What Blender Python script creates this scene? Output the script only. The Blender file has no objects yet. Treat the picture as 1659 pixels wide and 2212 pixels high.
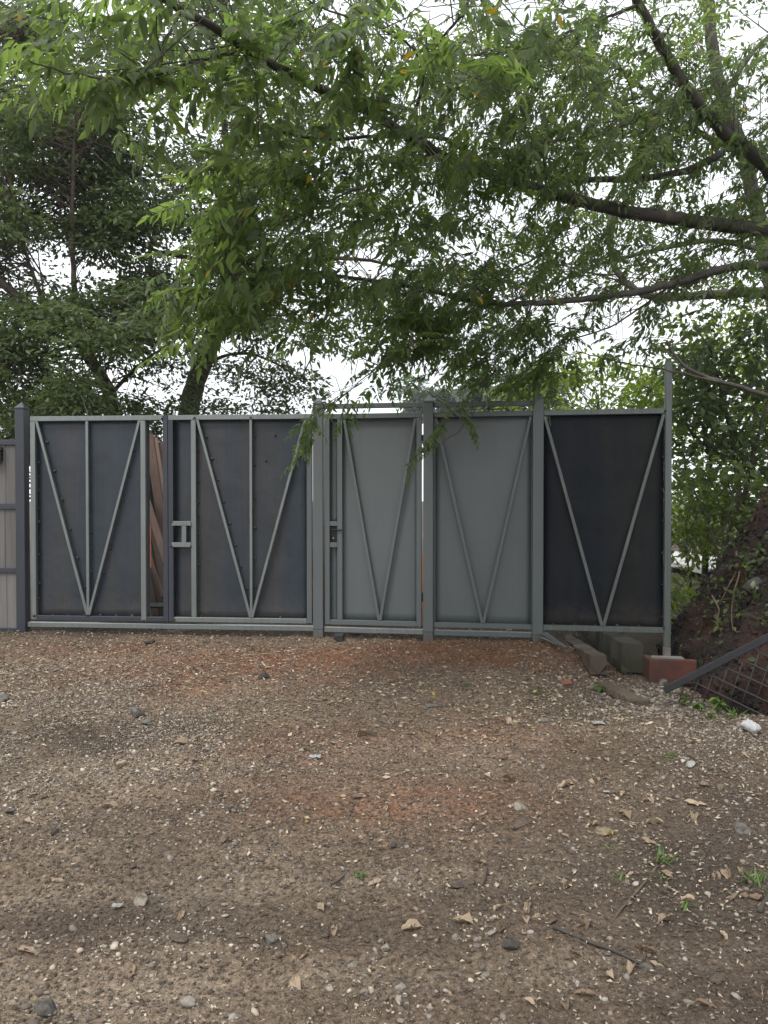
import bpy, bmesh, math
import numpy as np
from mathutils import Vector, Matrix

# ------------------------------------------------------------------ camera, sky, sun, exposure
S = bpy.context.scene
CAM = np.array((0.0, 0.0, 1.5)); PITCH = math.radians(0.9)
cd = bpy.data.cameras.new('camera'); cam = bpy.data.objects.new('camera', cd)
S.collection.objects.link(cam); S.camera = cam
cd.sensor_fit = 'HORIZONTAL'; cd.sensor_width = 36; cd.lens = 36
cd.clip_start = 0.05; cd.clip_end = 2000
cam.location = CAM; cam.rotation_euler = (math.pi/2 - PITCH, 0, 0)

W = bpy.data.worlds.new('World'); S.world = W; W.use_nodes = True
wn = W.node_tree.nodes; wl = W.node_tree.links; wn.clear()
SUN_EL, SUN_AZ = math.radians(56), math.radians(222)        # azimuth clockwise from +Y
sky = wn.new('ShaderNodeTexSky'); sky.sky_type = 'NISHITA'; sky.sun_disc = False
sky.sun_elevation = SUN_EL; sky.sun_rotation = SUN_AZ; sky.dust_density = 4; sky.air_density = 1.2
wtc = wn.new('ShaderNodeTexCoord'); wno = wn.new('ShaderNodeTexNoise')
wno.inputs['Scale'].default_value = 2.2; wno.inputs['Detail'].default_value = 5
wr = wn.new('ShaderNodeMapRange'); wr.inputs[1].default_value = .3; wr.inputs[2].default_value = .7
wr.inputs[3].default_value = .72; wr.inputs[4].default_value = .97
wmix = wn.new('ShaderNodeMixRGB'); wmix.inputs[2].default_value = (9.6, 9.9, 10.3, 1)   # cloud deck
wbg = wn.new('ShaderNodeBackground'); wbg.inputs['Strength'].default_value = 0.125
wout = wn.new('ShaderNodeOutputWorld')
wl.new(wtc.outputs['Generated'], wno.inputs['Vector']); wl.new(wno.outputs['Fac'], wr.inputs[0])
wl.new(wr.outputs[0], wmix.inputs[0]); wl.new(sky.outputs[0], wmix.inputs[1])
wl.new(wmix.outputs[0], wbg.inputs[0]); wl.new(wbg.outputs[0], wout.inputs[0])

sd = bpy.data.lights.new('sun', 'SUN'); sd.energy = 1.5; sd.angle = math.radians(15); sd.color = (1, .97, .92)
sun = bpy.data.objects.new('sun', sd); S.collection.objects.link(sun)
sdir = Vector((math.sin(SUN_AZ)*math.cos(SUN_EL), math.cos(SUN_AZ)*math.cos(SUN_EL), math.sin(SUN_EL)))
sun.rotation_euler = sdir.to_track_quat('Z', 'Y').to_euler(); sun.location = (-6, -8, 12)

S.view_settings.view_transform = 'Standard'; S.view_settings.look = 'None'
S.view_settings.gamma = 1; S.view_settings.exposure = 0.5; S.view_settings.use_curve_mapping = False
S.render.engine = 'CYCLES'
S.cycles.use_denoising = True
S.cycles.max_bounces = 6; S.cycles.diffuse_bounces = 3; S.cycles.glossy_bounces = 2
S.cycles.transmission_bounces = 3; S.cycles.transparent_max_bounces = 4
S.cycles.sample_clamp_indirect = 6; S.cycles.volume_bounces = 2
S.cycles.caustics_reflective = False; S.cycles.caustics_refractive = False

COL = S.collection
rng = np.random.RandomState(7)

# ------------------------------------------------------------------ helpers
def at(vx, vy, d):
    """point seen at (vx, vy) of a 1659 x 2212 view, d metres deep along the lens axis"""
    u = (vx - 829.5)/1659; w = (1106 - vy)/1659
    return CAM + d*np.array((u, math.cos(PITCH) + w*math.sin(PITCH), -math.sin(PITCH) + w*math.cos(PITCH)))

def nrm(v):
    v = np.asarray(v, float); return v/np.maximum(np.linalg.norm(v, axis=-1, keepdims=True), 1e-9)

class VNoise:
    """value noise in 2 or 3 dimensions"""
    def __init__(s, seed): s.t = np.random.RandomState(seed).rand(4096)
    def __call__(s, *c):
        c = [np.asarray(k, float) for k in c]; i = [np.floor(k).astype(int) for k in c]
        f = [k - np.floor(k) for k in c]; f = [k*k*(3 - 2*k) for k in f]
        pr = (73856093, 19349663, 83492791); out = 0
        for b in range(1 << len(c)):
            w = 1; h = 0
            for a in range(len(c)):
                o = (b >> a) & 1; w = w*(f[a] if o else 1 - f[a]); h = h ^ ((i[a] + o)*pr[a])
            out = out + w*s.t[h & 4095]
        return out
VN = VNoise(3)
def fbm(o, *c):
    r = 0; a = .5
    for k in range(o):
        r = r + a*VN(*[q*2**k + 17.3*k for q in c]); a *= .5
    return r/(1 - .5**o)
def sst(a, b, x):
    t = np.clip((x - a)/(b - a), 0, 1); return t*t*(3 - 2*t)

def tri_mesh(name, v, t, mat=None, smooth=False):
    m = bpy.data.meshes.new(name); v = np.asarray(v, np.float32); t = np.asarray(t, np.int32)
    m.vertices.add(len(v)); m.vertices.foreach_set('co', v.ravel())
    m.loops.add(t.size); m.loops.foreach_set('vertex_index', t.ravel())
    k = t.shape[1]
    m.polygons.add(len(t)); m.polygons.foreach_set('loop_start', np.arange(0, t.size, k, dtype=np.int32))
    m.update(calc_edges=True)
    if smooth: m.polygons.foreach_set('use_smooth', np.ones(len(t), bool))
    if mat: m.materials.append(mat)
    return m

def tag(o, label=None, cat=None, group=None, kind=None):
    if label: o['label'] = label
    if cat: o['category'] = cat
    if group: o['group'] = group
    if kind: o['kind'] = kind
    return o

def link(name, mesh, parent=None, loc=(0, 0, 0)):
    o = bpy.data.objects.new(name, mesh); COL.objects.link(o); o.location = loc
    if parent: o.parent = parent
    return o

def empty(name, loc, label, cat, group=None):
    o = bpy.data.objects.new(name, None); COL.objects.link(o); o.location = loc; o.empty_display_size = .1
    return tag(o, label, cat, group)

def wpart(name, v, f, mat, parent, smooth=False, kind=None):
    """a part whose vertices are given in world coordinates"""
    v = np.asarray(v, float) - np.array(parent_world(parent))
    if isinstance(f, np.ndarray): me = tri_mesh(name, v, f, mat, smooth)
    else:
        me = bpy.data.meshes.new(name); me.from_pydata([tuple(k) for k in v], [], f); me.materials.append(mat)
        if smooth: me.polygons.foreach_set('use_smooth', np.ones(len(me.polygons), bool))
    o = link(name, me, parent)
    if kind: o['kind'] = kind
    return o
def parent_world(p):
    l = np.zeros(3)
    while p is not None: l = l + np.array(p.location); p = p.parent
    return l

def own(name, v, f, mat, base, label, cat, group=None, kind=None, smooth=False):
    """a one-mesh thing, world vertices, origin at base"""
    v = np.asarray(v, float) - np.asarray(base, float)
    if isinstance(f, np.ndarray): me = tri_mesh(name, v, f, mat, smooth)
    else:
        me = bpy.data.meshes.new(name); me.from_pydata([tuple(k) for k in v], [], f); me.materials.append(mat)
        if smooth: me.polygons.foreach_set('use_smooth', np.ones(len(me.polygons), bool))
    o = link(name, me, None, tuple(base)); return tag(o, label, cat, group, kind)

def cbox(c, ax, hx, hy, hz, bev=.003):
    """chamfered box: centre, 3 axes (rows), half sizes -> verts, faces"""
    bm = bmesh.new(); bmesh.ops.create_cube(bm, size=2)
    for v in bm.verts: v.co = Vector((v.co.x*hx, v.co.y*hy, v.co.z*hz))
    if bev: bmesh.ops.bevel(bm, geom=bm.edges[:], offset=min(bev, .45*min(hx, hy, hz)*2), segments=1, affect='EDGES')
    bm.verts.index_update()
    v = np.array([tuple(k.co) for k in bm.verts]); f = [[k.index for k in g.verts] for g in bm.faces]; bm.free()
    return v @ np.asarray(ax, float) + np.asarray(c, float), f

def merge(parts):
    V, F, n = [], [], 0
    for v, f in parts:
        V.append(np.asarray(v, float)); F.extend([[i + n for i in g] for g in f]); n += len(v)
    return np.concatenate(V), F
def tmerge(parts):
    V, T, n = [], [], 0
    for v, t in parts:
        V.append(v); T.append(t + n); n += len(v)
    return np.concatenate(V), np.concatenate(T)

def crom(P, n):
    """Catmull-Rom through P (k, dims) -> n points"""
    P = np.asarray(P, float); P = np.vstack([2*P[0] - P[1], P, 2*P[-1] - P[-2]]); m = len(P) - 3
    t = np.linspace(0, m - 1e-6, n); i = t.astype(int); u = (t - i)[:, None]
    a, b, c, d = P[i], P[i+1], P[i+2], P[i+3]
    return .5*(2*b + (c - a)*u + (2*a - 5*b + 4*c - d)*u*u + (3*b - a - 3*c + d)*u**3)

def tube(P, R, k=8, bump=0., cap=True):
    P = np.asarray(P, float); R = np.asarray(R, float)*np.ones(len(P)); n = len(P)
    T = nrm(np.gradient(P, axis=0)); up = np.array((.13, .31, .94))
    if abs(np.mean(T @ up)) > .8: up = np.array((.94, .2, .1))
    A = nrm(np.cross(T, up)); B = np.cross(T, A)
    th = np.arange(k)*2*math.pi/k
    rr = R[:, None]*np.ones((1, k))
    if bump: rr = rr*(1 + bump*(VN(np.arange(n)[:, None]*.9 + P[0, 0]*7, th[None, :]*1.1) - .5))
    V = P[:, None, :] + rr[..., None]*(np.cos(th)[None, :, None]*A[:, None, :] + np.sin(th)[None, :, None]*B[:, None, :])
    V = V.reshape(-1, 3); a = np.arange(n-1)[:, None]*k + np.arange(k)[None, :]; b = np.arange(n-1)[:, None]*k + (np.arange(k)[None, :] + 1) % k
    a = a.ravel(); b = b.ravel()
    T_ = np.vstack([np.stack([a, b, b + k], 1), np.stack([a, b + k, a + k], 1)])
    if cap:
        V = np.vstack([V, P[0], P[-1]]); q = np.arange(k)
        T_ = np.vstack([T_, np.stack([(q + 1) % k, q, np.full(k, n*k)], 1), np.stack([(n-1)*k + q, (n-1)*k + (q + 1) % k, np.full(k, n*k + 1)], 1)])
    return V, T_

def stamp(tv, tt, P, X, Z, s):
    """copies of a template (x along X, normal Z) at P with scale s (n,) or (n,3)"""
    n = len(P); X = nrm(X); Z = nrm(Z - np.sum(Z*X, 1, keepdims=True)*X); Y = np.cross(Z, X)
    s = np.asarray(s, float); s = s[:, None]*np.ones((1, 3)) if s.ndim == 1 else s
    q = tv[None]*s[:, None, :]
    V = P[:, None] + q[..., 0:1]*X[:, None] + q[..., 1:2]*Y[:, None] + q[..., 2:3]*Z[:, None]
    T = tt[None] + (np.arange(n)*len(tv))[:, None, None]
    return V.reshape(-1, 3), T.reshape(-1, 3)

# ------------------------------------------------------------------ materials
def mat(name):
    m = bpy.data.materials.new(name); m.use_nodes = True
    N = m.node_tree.nodes; L = m.node_tree.links
    return m, N, L, N['Principled BSDF']
def node(N, t, **k):
    n = N.new(t)
    for a, b in k.items():
        if a.startswith('i_'):
            n.inputs[a[2:].replace('_', ' ')].default_value = b
        else: setattr(n, a, b)
    return n
def ramp(N, stops, interp='LINEAR'):
    r = N.new('ShaderNodeValToRGB'); r.color_ramp.interpolation = interp; e = r.color_ramp.elements
    while len(e) < len(stops): e.new(.5)
    for k, (p, c) in zip(e, stops): k.position = p; k.color = (*c, 1)
    return r
def coords(N, L, scale=(1, 1, 1), rot=(0, 0, 0)):
    g = N.new('ShaderNodeNewGeometry'); mp = node(N, 'ShaderNodeMapping'); mp.inputs['Scale'].default_value = scale
    mp.inputs['Rotation'].default_value = rot
    L.new(g.outputs['Position'], mp.inputs['Vector']); return mp.outputs[0]
def noise(N, L, vec, scale, detail=4, rough=.55, dist=0.):
    n = node(N, 'ShaderNodeTexNoise'); n.inputs['Scale'].default_value = scale; n.inputs['Detail'].default_value = detail
    n.inputs['Roughness'].default_value = rough; n.inputs['Distortion'].default_value = dist
    if vec is not None: L.new(vec, n.inputs['Vector'])
    return n.outputs['Fac']
def bump(N, L, h, bsdf, strength=.4, dist=.01):
    b = node(N, 'ShaderNodeBump'); b.inputs['Strength'].default_value = strength; b.inputs['Distance'].default_value = dist
    L.new(h, b.inputs['Height']); L.new(b.outputs[0], bsdf.inputs['Normal'])
def mixc(N, L, f, a, b, mode='MIX'):
    m = N.new('ShaderNodeMixRGB'); m.blend_type = mode
    for i, q in ((0, f), (1, a), (2, b)):
        if isinstance(q, (int, float)): m.inputs[i].default_value = q
        elif isinstance(q, tuple): m.inputs[i].default_value = (*q, 1)
        else: L.new(q, m.inputs[i])
    return m.outputs[0]

GATE_ROT = (0, 0, math.radians(7))
def m_paint(name, c, rough=.5, var=.12, metal=0., scuff=(.3, .3, .3), scuff_amt=.25):
    m, N, L, B = mat(name); v = coords(N, L)
    a = noise(N, L, v, 3.0, 5); b = noise(N, L, coords(N, L, (9, 9, 1.2)), 2.0, 6, .7); g = noise(N, L, v, 240, 2)
    lo = tuple(k*(1 - var) for k in c); hi = tuple(k*(1 + var) for k in c)
    col = mixc(N, L, a, lo, hi)
    r = ramp(N, [(.62, (0, 0, 0)), (.8, (1, 1, 1))]); L.new(b, r.inputs[0])
    f = node(N, 'ShaderNodeMath', operation='MULTIPLY'); L.new(r.outputs[0], f.inputs[0]); f.inputs[1].default_value = scuff_amt
    col = mixc(N, L, f.outputs[0], col, scuff)
    st = noise(N, L, coords(N, L, (45, 45, 1.1)), 1.0, 5, .7); rs = ramp(N, [(.32, (1 - 3*var*var - .01,)*3), (.52, (1, 1, 1)), (.70, (1 + 3*var*var + .01,)*3)]); L.new(st, rs.inputs[0])
    col = mixc(N, L, 1., col, rs.outputs[0], 'MULTIPLY'); L.new(col, B.inputs['Base Color'])
    B.inputs['Metallic'].default_value = metal
    rr = node(N, 'ShaderNodeMapRange'); L.new(b, rr.inputs[0]); rr.inputs[3].default_value = rough - .1; rr.inputs[4].default_value = rough + .12
    L.new(rr.outputs[0], B.inputs['Roughness']); bump(N, L, g, B, .12, .002)
    return m
M = {}
M['grey_paint'] = m_paint('grey_paint', (.090, .103, .104), .46, .10, 0, (.085, .095, .10), .3)
M['dark_primer'] = m_paint('dark_primer', (.028, .033, .044), .48, .2, 0, (.17, .17, .18), .35)
M['galvanised'] = m_paint('galvanised', (.185, .205, .200), .38, .2, .5, (.115, .095, .075), .55)
M['raw_base'] = m_paint('raw_base', (.10, .095, .085), .7, .3, .1, (.16, .11, .07), .6)
M['black_steel'] = m_paint('black_steel', (.022, .023, .026), .5, .15, .1, (.07, .07, .07), .3)
M['wire'] = m_paint('wire', (.05, .05, .048), .6, .2, .2, (.09, .07, .05), .4)
M['lock'] = m_paint('lock', (.007, .007, .008), .55, .1, 0, (.02, .02, .02), .2)
M['weld'] = m_paint('weld', (.05, .05, .055), .6, .3, .3, (.3, .29, .27), .6)
M['orange'] = m_paint('orange', (.55, .14, .05), .6, .1)

def m_sheet(name, base, brown, dark, seed, amt=.8, rough=.46):
    """bare mill-scale steel sheet: long vertical bands and stains"""
    m, N, L, B = mat(name)
    v = coords(N, L, (2.6, 2.6, .22)); v2 = coords(N, L, (1, 1, 1))
    mp = node(N, 'ShaderNodeMapping'); mp.inputs['Location'].default_value = (seed*3.1, seed*1.7, seed); L.new(v, mp.inputs[0])
    a = noise(N, L, mp.outputs[0], 1.1, 3, .5); r = ramp(N, [(.42, (0, 0, 0)), (.62, (1, 1, 1))]); L.new(a, r.inputs[0])
    f = node(N, 'ShaderNodeMath', operation='MULTIPLY'); L.new(r.outputs[0], f.inputs[0]); f.inputs[1].default_value = amt
    col = mixc(N, L, f.outputs[0], base, brown)
    b = noise(N, L, v2, 4.5, 7, .65); r2 = ramp(N, [(.5, (0, 0, 0)), (.72, (1, 1, 1))]); L.new(b, r2.inputs[0])
    f2 = node(N, 'ShaderNodeMath', operation='MULTIPLY'); L.new(r2.outputs[0], f2.inputs[0]); f2.inputs[1].default_value = .45
    col = mixc(N, L, f2.outputs[0], col, dark)
    g = noise(N, L, coords(N, L, (1.5, 1.5, 26)), 5, 4, .7); r3 = ramp(N, [(.6, (0, 0, 0)), (.78, (1, 1, 1))]); L.new(g, r3.inputs[0])
    f3 = node(N, 'ShaderNodeMath', operation='MULTIPLY'); L.new(r3.outputs[0], f3.inputs[0]); L.new(r2.outputs[0], f3.inputs[1])
    col = mixc(N, L, f3.outputs[0], col, tuple(k*.6 for k in dark))
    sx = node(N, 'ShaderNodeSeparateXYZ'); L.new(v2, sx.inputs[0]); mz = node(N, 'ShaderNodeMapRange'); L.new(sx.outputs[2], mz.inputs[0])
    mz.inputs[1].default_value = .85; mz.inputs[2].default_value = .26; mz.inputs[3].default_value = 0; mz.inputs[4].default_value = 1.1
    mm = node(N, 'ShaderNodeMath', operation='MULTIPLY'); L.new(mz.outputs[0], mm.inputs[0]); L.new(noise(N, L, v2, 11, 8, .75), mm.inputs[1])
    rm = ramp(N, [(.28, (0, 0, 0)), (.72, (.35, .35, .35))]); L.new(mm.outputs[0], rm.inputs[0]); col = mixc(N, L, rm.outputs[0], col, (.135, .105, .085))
    st = noise(N, L, coords(N, L, (60, 60, .9)), 1.0, 5, .7); rs = ramp(N, [(.34, (.90, .90, .90)), (.52, (1, 1, 1)), (.68, (1.12, 1.12, 1.12))]); L.new(st, rs.inputs[0])
    col = mixc(N, L, 1., col, rs.outputs[0], 'MULTIPLY'); L.new(col, B.inputs['Base Color'])
    B.inputs['Metallic'].default_value = .25 if base[0] > .01 else .0; B.inputs['Specular IOR Level'].default_value = .5 if base[0] > .01 else .22
    rr = node(N, 'ShaderNodeMapRange'); L.new(b, rr.inputs[0]); rr.inputs[3].default_value = rough - .1; rr.inputs[4].default_value = rough + .2
    L.new(rr.outputs[0], B.inputs['Roughness']); bump(N, L, noise(N, L, v2, 2.6, 3), B, .3, .05)
    return m
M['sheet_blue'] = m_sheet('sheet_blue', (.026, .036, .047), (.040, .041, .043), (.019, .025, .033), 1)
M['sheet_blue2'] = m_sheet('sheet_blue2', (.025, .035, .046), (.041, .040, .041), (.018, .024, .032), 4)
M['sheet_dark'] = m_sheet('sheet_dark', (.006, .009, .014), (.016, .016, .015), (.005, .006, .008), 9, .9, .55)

def m_wood(name, c1, c2, axis=(1, 1, .08), sc=14, rough=.8):
    m, N, L, B = mat(name); v = coords(N, L, tuple(k*sc for k in axis))
    oi = node(N, 'ShaderNodeObjectInfo'); ad = node(N, 'ShaderNodeVectorMath', operation='ADD'); L.new(v, ad.inputs[0])
    cm = node(N, 'ShaderNodeCombineXYZ'); ml = node(N, 'ShaderNodeMath', operation='MULTIPLY'); ml.inputs[1].default_value = 37
    L.new(oi.outputs['Random'], ml.inputs[0]); L.new(ml.outputs[0], cm.inputs[0]); L.new(ml.outputs[0], cm.inputs[2]); L.new(cm.outputs[0], ad.inputs[1])
    a = noise(N, L, ad.outputs[0], 1.0, 6, .65, .6); col = mixc(N, L, a, c1, c2)
    hs = node(N, 'ShaderNodeHueSaturation'); mr = node(N, 'ShaderNodeMapRange'); L.new(oi.outputs['Random'], mr.inputs[0]); mr.inputs[3].default_value = .8; mr.inputs[4].default_value = 1.2
    L.new(mr.outputs[0], hs.inputs['Value']); L.new(col, hs.inputs['Color']); L.new(hs.outputs[0], B.inputs['Base Color'])
    B.inputs['Roughness'].default_value = rough; bump(N, L, a, B, .35, .006); return m
M['grey_wood'] = m_wood('grey_wood', (.072, .069, .065), (.195, .186, .173), (1, 1, .06), 20)
M['brown_wood'] = m_wood('brown_wood', (.055, .034, .025), (.17, .11, .082), (1.6, 1.6, .16), 18)
M['dark_wood'] = m_wood('dark_wood', (.05, .035, .028), (.13, .095, .075))
M['pale_wood'] = m_wood('pale_wood', (.13, .085, .065), (.27, .19, .15), (1.6, 1.6, .16), 18)

def m_concrete(name, c, moss=0., rough=.9, dirt=(.06, .045, .03)):
    m, N, L, B = mat(name); v = coords(N, L)
    a = noise(N, L, v, 7, 8, .7); b = noise(N, L, v, 3.2, 5, .6)
    col = mixc(N, L, a, tuple(k*.55 for k in c), tuple(k*1.25 for k in c))
    r = ramp(N, [(.40, (0, 0, 0)), (.62, (1, 1, 1))]); L.new(b, r.inputs[0]); col = mixc(N, L, r.outputs[0], col, dirt) if not moss else col
    if moss:
        r = ramp(N, [(.30, (0, 0, 0)), (.55, (moss, moss, moss))]); L.new(b, r.inputs[0])
        col = mixc(N, L, r.outputs[0], col, (.026, .034, .012))
    L.new(col, B.inputs['Base Color']); B.inputs['Roughness'].default_value = rough
    bump(N, L, noise(N, L, v, 60, 6, .7), B, .5, .008); return m
M['beam_concrete'] = m_concrete('beam_concrete', (.105, .078, .057))
M['moss_concrete'] = m_concrete('moss_concrete', (.060, .052, .040), .5)
M['cement'] = m_concrete('cement', (.30, .29, .27), 0, .9, (.15, .13, .11))
M['terracotta'] = m_concrete('terracotta', (.125, .040, .026), 0, .85, (.06, .025, .018))
M['brick'] = m_concrete('brick', (.20, .085, .05), 0, .88, (.12, .055, .035))
M['concrete_yard'] = m_concrete('concrete_yard', (.5, .49, .46), 0, .9, (.42, .41, .38))

def m_bark(name, c1, c2, sc=26):
    m, N, L, B = mat(name); v = coords(N, L)
    a = noise(N, L, v, sc, 6, .7); b = noise(N, L, v, sc*.16, 3)
    col = mixc(N, L, a, c1, c2); r = ramp(N, [(.55, (0, 0, 0)), (.7, (.6, .6, .6))]); L.new(b, r.inputs[0])
    col = mixc(N, L, r.outputs[0], col, tuple(k*1.5 for k in c2)); L.new(col, B.inputs['Base Color'])
    B.inputs['Roughness'].default_value = .9; bump(N, L, a, B, .6, .015); return m
M['bark'] = m_bark('bark', (.026, .022, .018), (.090, .077, .063))
M['bark_dark'] = m_bark('bark_dark', (.045, .034, .027), (.14, .108, .085), 18)
M['bark_pale'] = m_bark('bark_pale', (.045, .039, .034), (.115, .102, .09))
M['twig'] = m_bark('twig', (.05, .045, .030), (.10, .095, .06), 60)
M['root'] = m_bark('root', (.06, .042, .028), (.15, .115, .08), 60)

def m_leaf(name, c1, c2, trans, tr_amt=.42, yellow=.0, rough=.42, ycol=(.45, .30, .02), spec=.4):
    """a leaf: reflecting upper face, light shining through; each leaf has its own green"""
    m, N, L, B = mat(name)
    g = node(N, 'ShaderNodeNewGeometry'); oi = node(N, 'ShaderNodeObjectInfo')
    ad = node(N, 'ShaderNodeMath', operation='ADD'); fr = node(N, 'ShaderNodeMath', operation='FRACT')
    L.new(g.outputs['Random Per Island'], ad.inputs[0]); L.new(oi.outputs['Random'], ad.inputs[1]); L.new(ad.outputs[0], fr.inputs[0])
    pat = noise(N, L, coords(N, L), 1.1, 2)
    ca = mixc(N, L, fr.outputs[0], c1, c2); k = mixc(N, L, pat, tuple(.8 for _ in c1), (1.2, 1.2, 1.15)); ca = mixc(N, L, 1.0, ca, k, 'MULTIPLY')
    ta = mixc(N, L, fr.outputs[0], trans, tuple(q*1.35 for q in trans))
    if yellow:
        cp = node(N, 'ShaderNodeMath', operation='GREATER_THAN'); L.new(fr.outputs[0], cp.inputs[0]); cp.inputs[1].default_value = 1 - yellow
        ca = mixc(N, L, cp.outputs[0], ca, ycol); ta = mixc(N, L, cp.outputs[0], ta, ycol)
    L.new(ca, B.inputs['Base Color']); B.inputs['Roughness'].default_value = rough; B.inputs['Specular IOR Level'].default_value = spec
    T = node(N, 'ShaderNodeBsdfTranslucent'); L.new(ta, T.inputs[0])
    X = node(N, 'ShaderNodeMixShader'); X.inputs[0].default_value = tr_amt; L.new(B.outputs[0], X.inputs[1]); L.new(T.outputs[0], X.inputs[2])
    L.new(X.outputs[0], N['Material Output'].inputs['Surface']); return m
M['leaf_near'] = m_leaf('leaf_near', (.040, .068, .024), (.098, .136, .046), (.195, .285, .060), .56, .006)
M['leaf_dark'] = m_leaf('leaf_dark', (.044, .066, .028), (.105, .138, .058), (.115, .165, .046), .44, .0, .36)
M['leaf_mid'] = m_leaf('leaf_mid', (.040, .066, .022), (.100, .135, .040), (.17, .24, .04), .5, .002)
M['leaf_bright'] = m_leaf('leaf_bright', (.07, .12, .026), (.15, .21, .05), (.30, .42, .05), .55, .0)
M['leaf_far'] = m_leaf('leaf_far', (.05, .085, .05), (.09, .13, .075), (.09, .14, .06), .4)
M['weed'] = m_leaf('weed', (.06, .11, .025), (.13, .20, .05), (.13, .2, .04), .35)
M['yellow_leaf'] = m_leaf('yellow_leaf', (.42, .30, .04), (.50, .40, .07), (.3, .22, .03), .25)
M['dry_leaf'] = m_leaf('dry_leaf', (.13, .085, .055), (.40, .31, .22), (.2, .13, .07), .12, 0, .7)
M['litter'] = m_leaf('litter', (.12, .085, .055), (.50, .42, .31), (.2, .14, .08), .08, 0, .75)

def m_stone(name='gravel_stone', k_=1.):
    m, N, L, B = mat(name); g = node(N, 'ShaderNodeNewGeometry'); oi = node(N, 'ShaderNodeObjectInfo')
    ad = node(N, 'ShaderNodeMath', operation='ADD'); fr = node(N, 'ShaderNodeMath', operation='FRACT')
    L.new(g.outputs['Random Per Island'], ad.inputs[0]); L.new(oi.outputs['Random'], ad.inputs[1]); L.new(ad.outputs[0], fr.inputs[0])
    r = ramp(N, [(0, (.09, .070, .053)), (.35, (.18, .14, .105)), (.55, (.245, .21, .175)), (.75, (.36, .305, .235)), (.93, (.47, .405, .315)), (1, (.56, .51, .43))] if k_ == 1 else [(0, (.07, .056, .045)), (.4, (.14, .112, .088)), (.7, (.20, .175, .15)), (.93, (.27, .245, .215)), (1, (.40, .36, .30))]); L.new(fr.outputs[0], r.inputs[0])
    a = noise(N, L, coords(N, L), 45, 5, .7); col = mixc(N, L, a, (.72, .70, .68), (1.2, 1.2, 1.2)); col = mixc(N, L, 1., r.outputs[0], col, 'MULTIPLY')
    L.new(col, B.inputs['Base Color']); B.inputs['Roughness'].default_value = .9; return m
M['gravel'] = m_stone(); M['gravel_dark'] = m_stone('gravel_dark', 0)
def m_rock(name, c, dirt=(.07, .055, .045)):
    m, N, L, B = mat(name); v = coords(N, L); a = noise(N, L, v, 75, 8, .75); b = noise(N, L, v, 22, 6, .65)
    col = mixc(N, L, a, tuple(k*.25 for k in c), tuple(min(1, k*1.6) for k in c)); r = ramp(N, [(.48, (0, 0, 0)), (.62, (.85, .85, .85))]); L.new(b, r.inputs[0])
    col = mixc(N, L, r.outputs[0], col, dirt); L.new(col, B.inputs['Base Color']); B.inputs['Roughness'].default_value = .92
    bump(N, L, a, B, 1., .02); return m
M['rock_grey'] = m_rock('rock_grey', (.205, .19, .17)); M['rock_pale'] = m_rock('rock_pale', (.42, .37, .30), (.16, .13, .10))
M['rock_brown'] = m_rock('rock_brown', (.17, .125, .09)); M['rock_dark'] = m_rock('rock_dark', (.085, .077, .068))
M['white_rag'] = m_rock('white_rag', (.50, .49, .47), (.30, .27, .23)); M['bag'] = m_rock('bag', (.66, .66, .65), (.5, .49, .47)); M['rock_ochre'] = m_rock('rock_ochre', (.36, .28, .17), (.13, .08, .05))

def m_ground():
    m, N, L, B = mat('dirt_ground'); v = coords(N, L)
    at_ = lambda n: node(N, 'ShaderNodeAttribute', attribute_name=n).outputs['Fac']
    a = noise(N, L, v, 1.7, 6, .6); f = noise(N, L, v, 55, 6, .75); k = noise(N, L, v, 260, 3, .7)
    col = mixc(N, L, a, (.140, .100, .070), (.285, .212, .148))
    col = mixc(N, L, at_('pale'), col, (.43, .345, .25)); 
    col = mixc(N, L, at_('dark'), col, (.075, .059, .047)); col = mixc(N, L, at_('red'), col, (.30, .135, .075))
    r = ramp(N, [(.36, (.38, .37, .36)), (.5, (.95, .95, .95)), (.60, (1.3, 1.3, 1.3)), (.68, (2.3, 2.25, 2.15))]); L.new(f, r.inputs[0])
    col = mixc(N, L, 1., col, r.outputs[0], 'MULTIPLY')
    r = ramp(N, [(.35, (.7, .7, .7)), (.65, (1.25, 1.25, 1.25))]); L.new(k, r.inputs[0]); col = mixc(N, L, 1., col, r.outputs[0], 'MULTIPLY')
    L.new(col, B.inputs['Base Color']); B.inputs['Roughness'].default_value = .96; B.inputs['Specular IOR Level'].default_value = .2
    s = node(N, 'ShaderNodeMath', operation='ADD'); L.new(f, s.inputs[0]); L.new(k, s.inputs[1])
    bump(N, L, s.outputs[0], B, .9, .012); return m
M['ground'] = m_ground()
def m_soil(name, c1, c2, c3):
    m, N, L, B = mat(name); v = coords(N, L); a = noise(N, L, v, 2.2, 5, .6); f = noise(N, L, v, 24, 7, .75)
    col = mixc(N, L, f, c1, c2); r = ramp(N, [(.48, (0, 0, 0)), (.66, (1, 1, 1))]); L.new(a, r.inputs[0]); col = mixc(N, L, r.outputs[0], col, c3)
    L.new(col, B.inputs['Base Color']); B.inputs['Roughness'].default_value = .97; bump(N, L, f, B, 1., .08); return m
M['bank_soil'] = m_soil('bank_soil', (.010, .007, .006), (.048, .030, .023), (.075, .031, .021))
M['clay'] = m_soil('clay', (.30, .11, .05), (.48, .19, .09), (.4, .15, .07))
M['crumb'] = m_soil('crumb', (.075, .055, .040), (.33, .25, .18), (.20, .15, .11))
M['clod'] = m_soil('clod', (.20, .095, .045), (.32, .17, .085), (.25, .13, .065))

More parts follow.
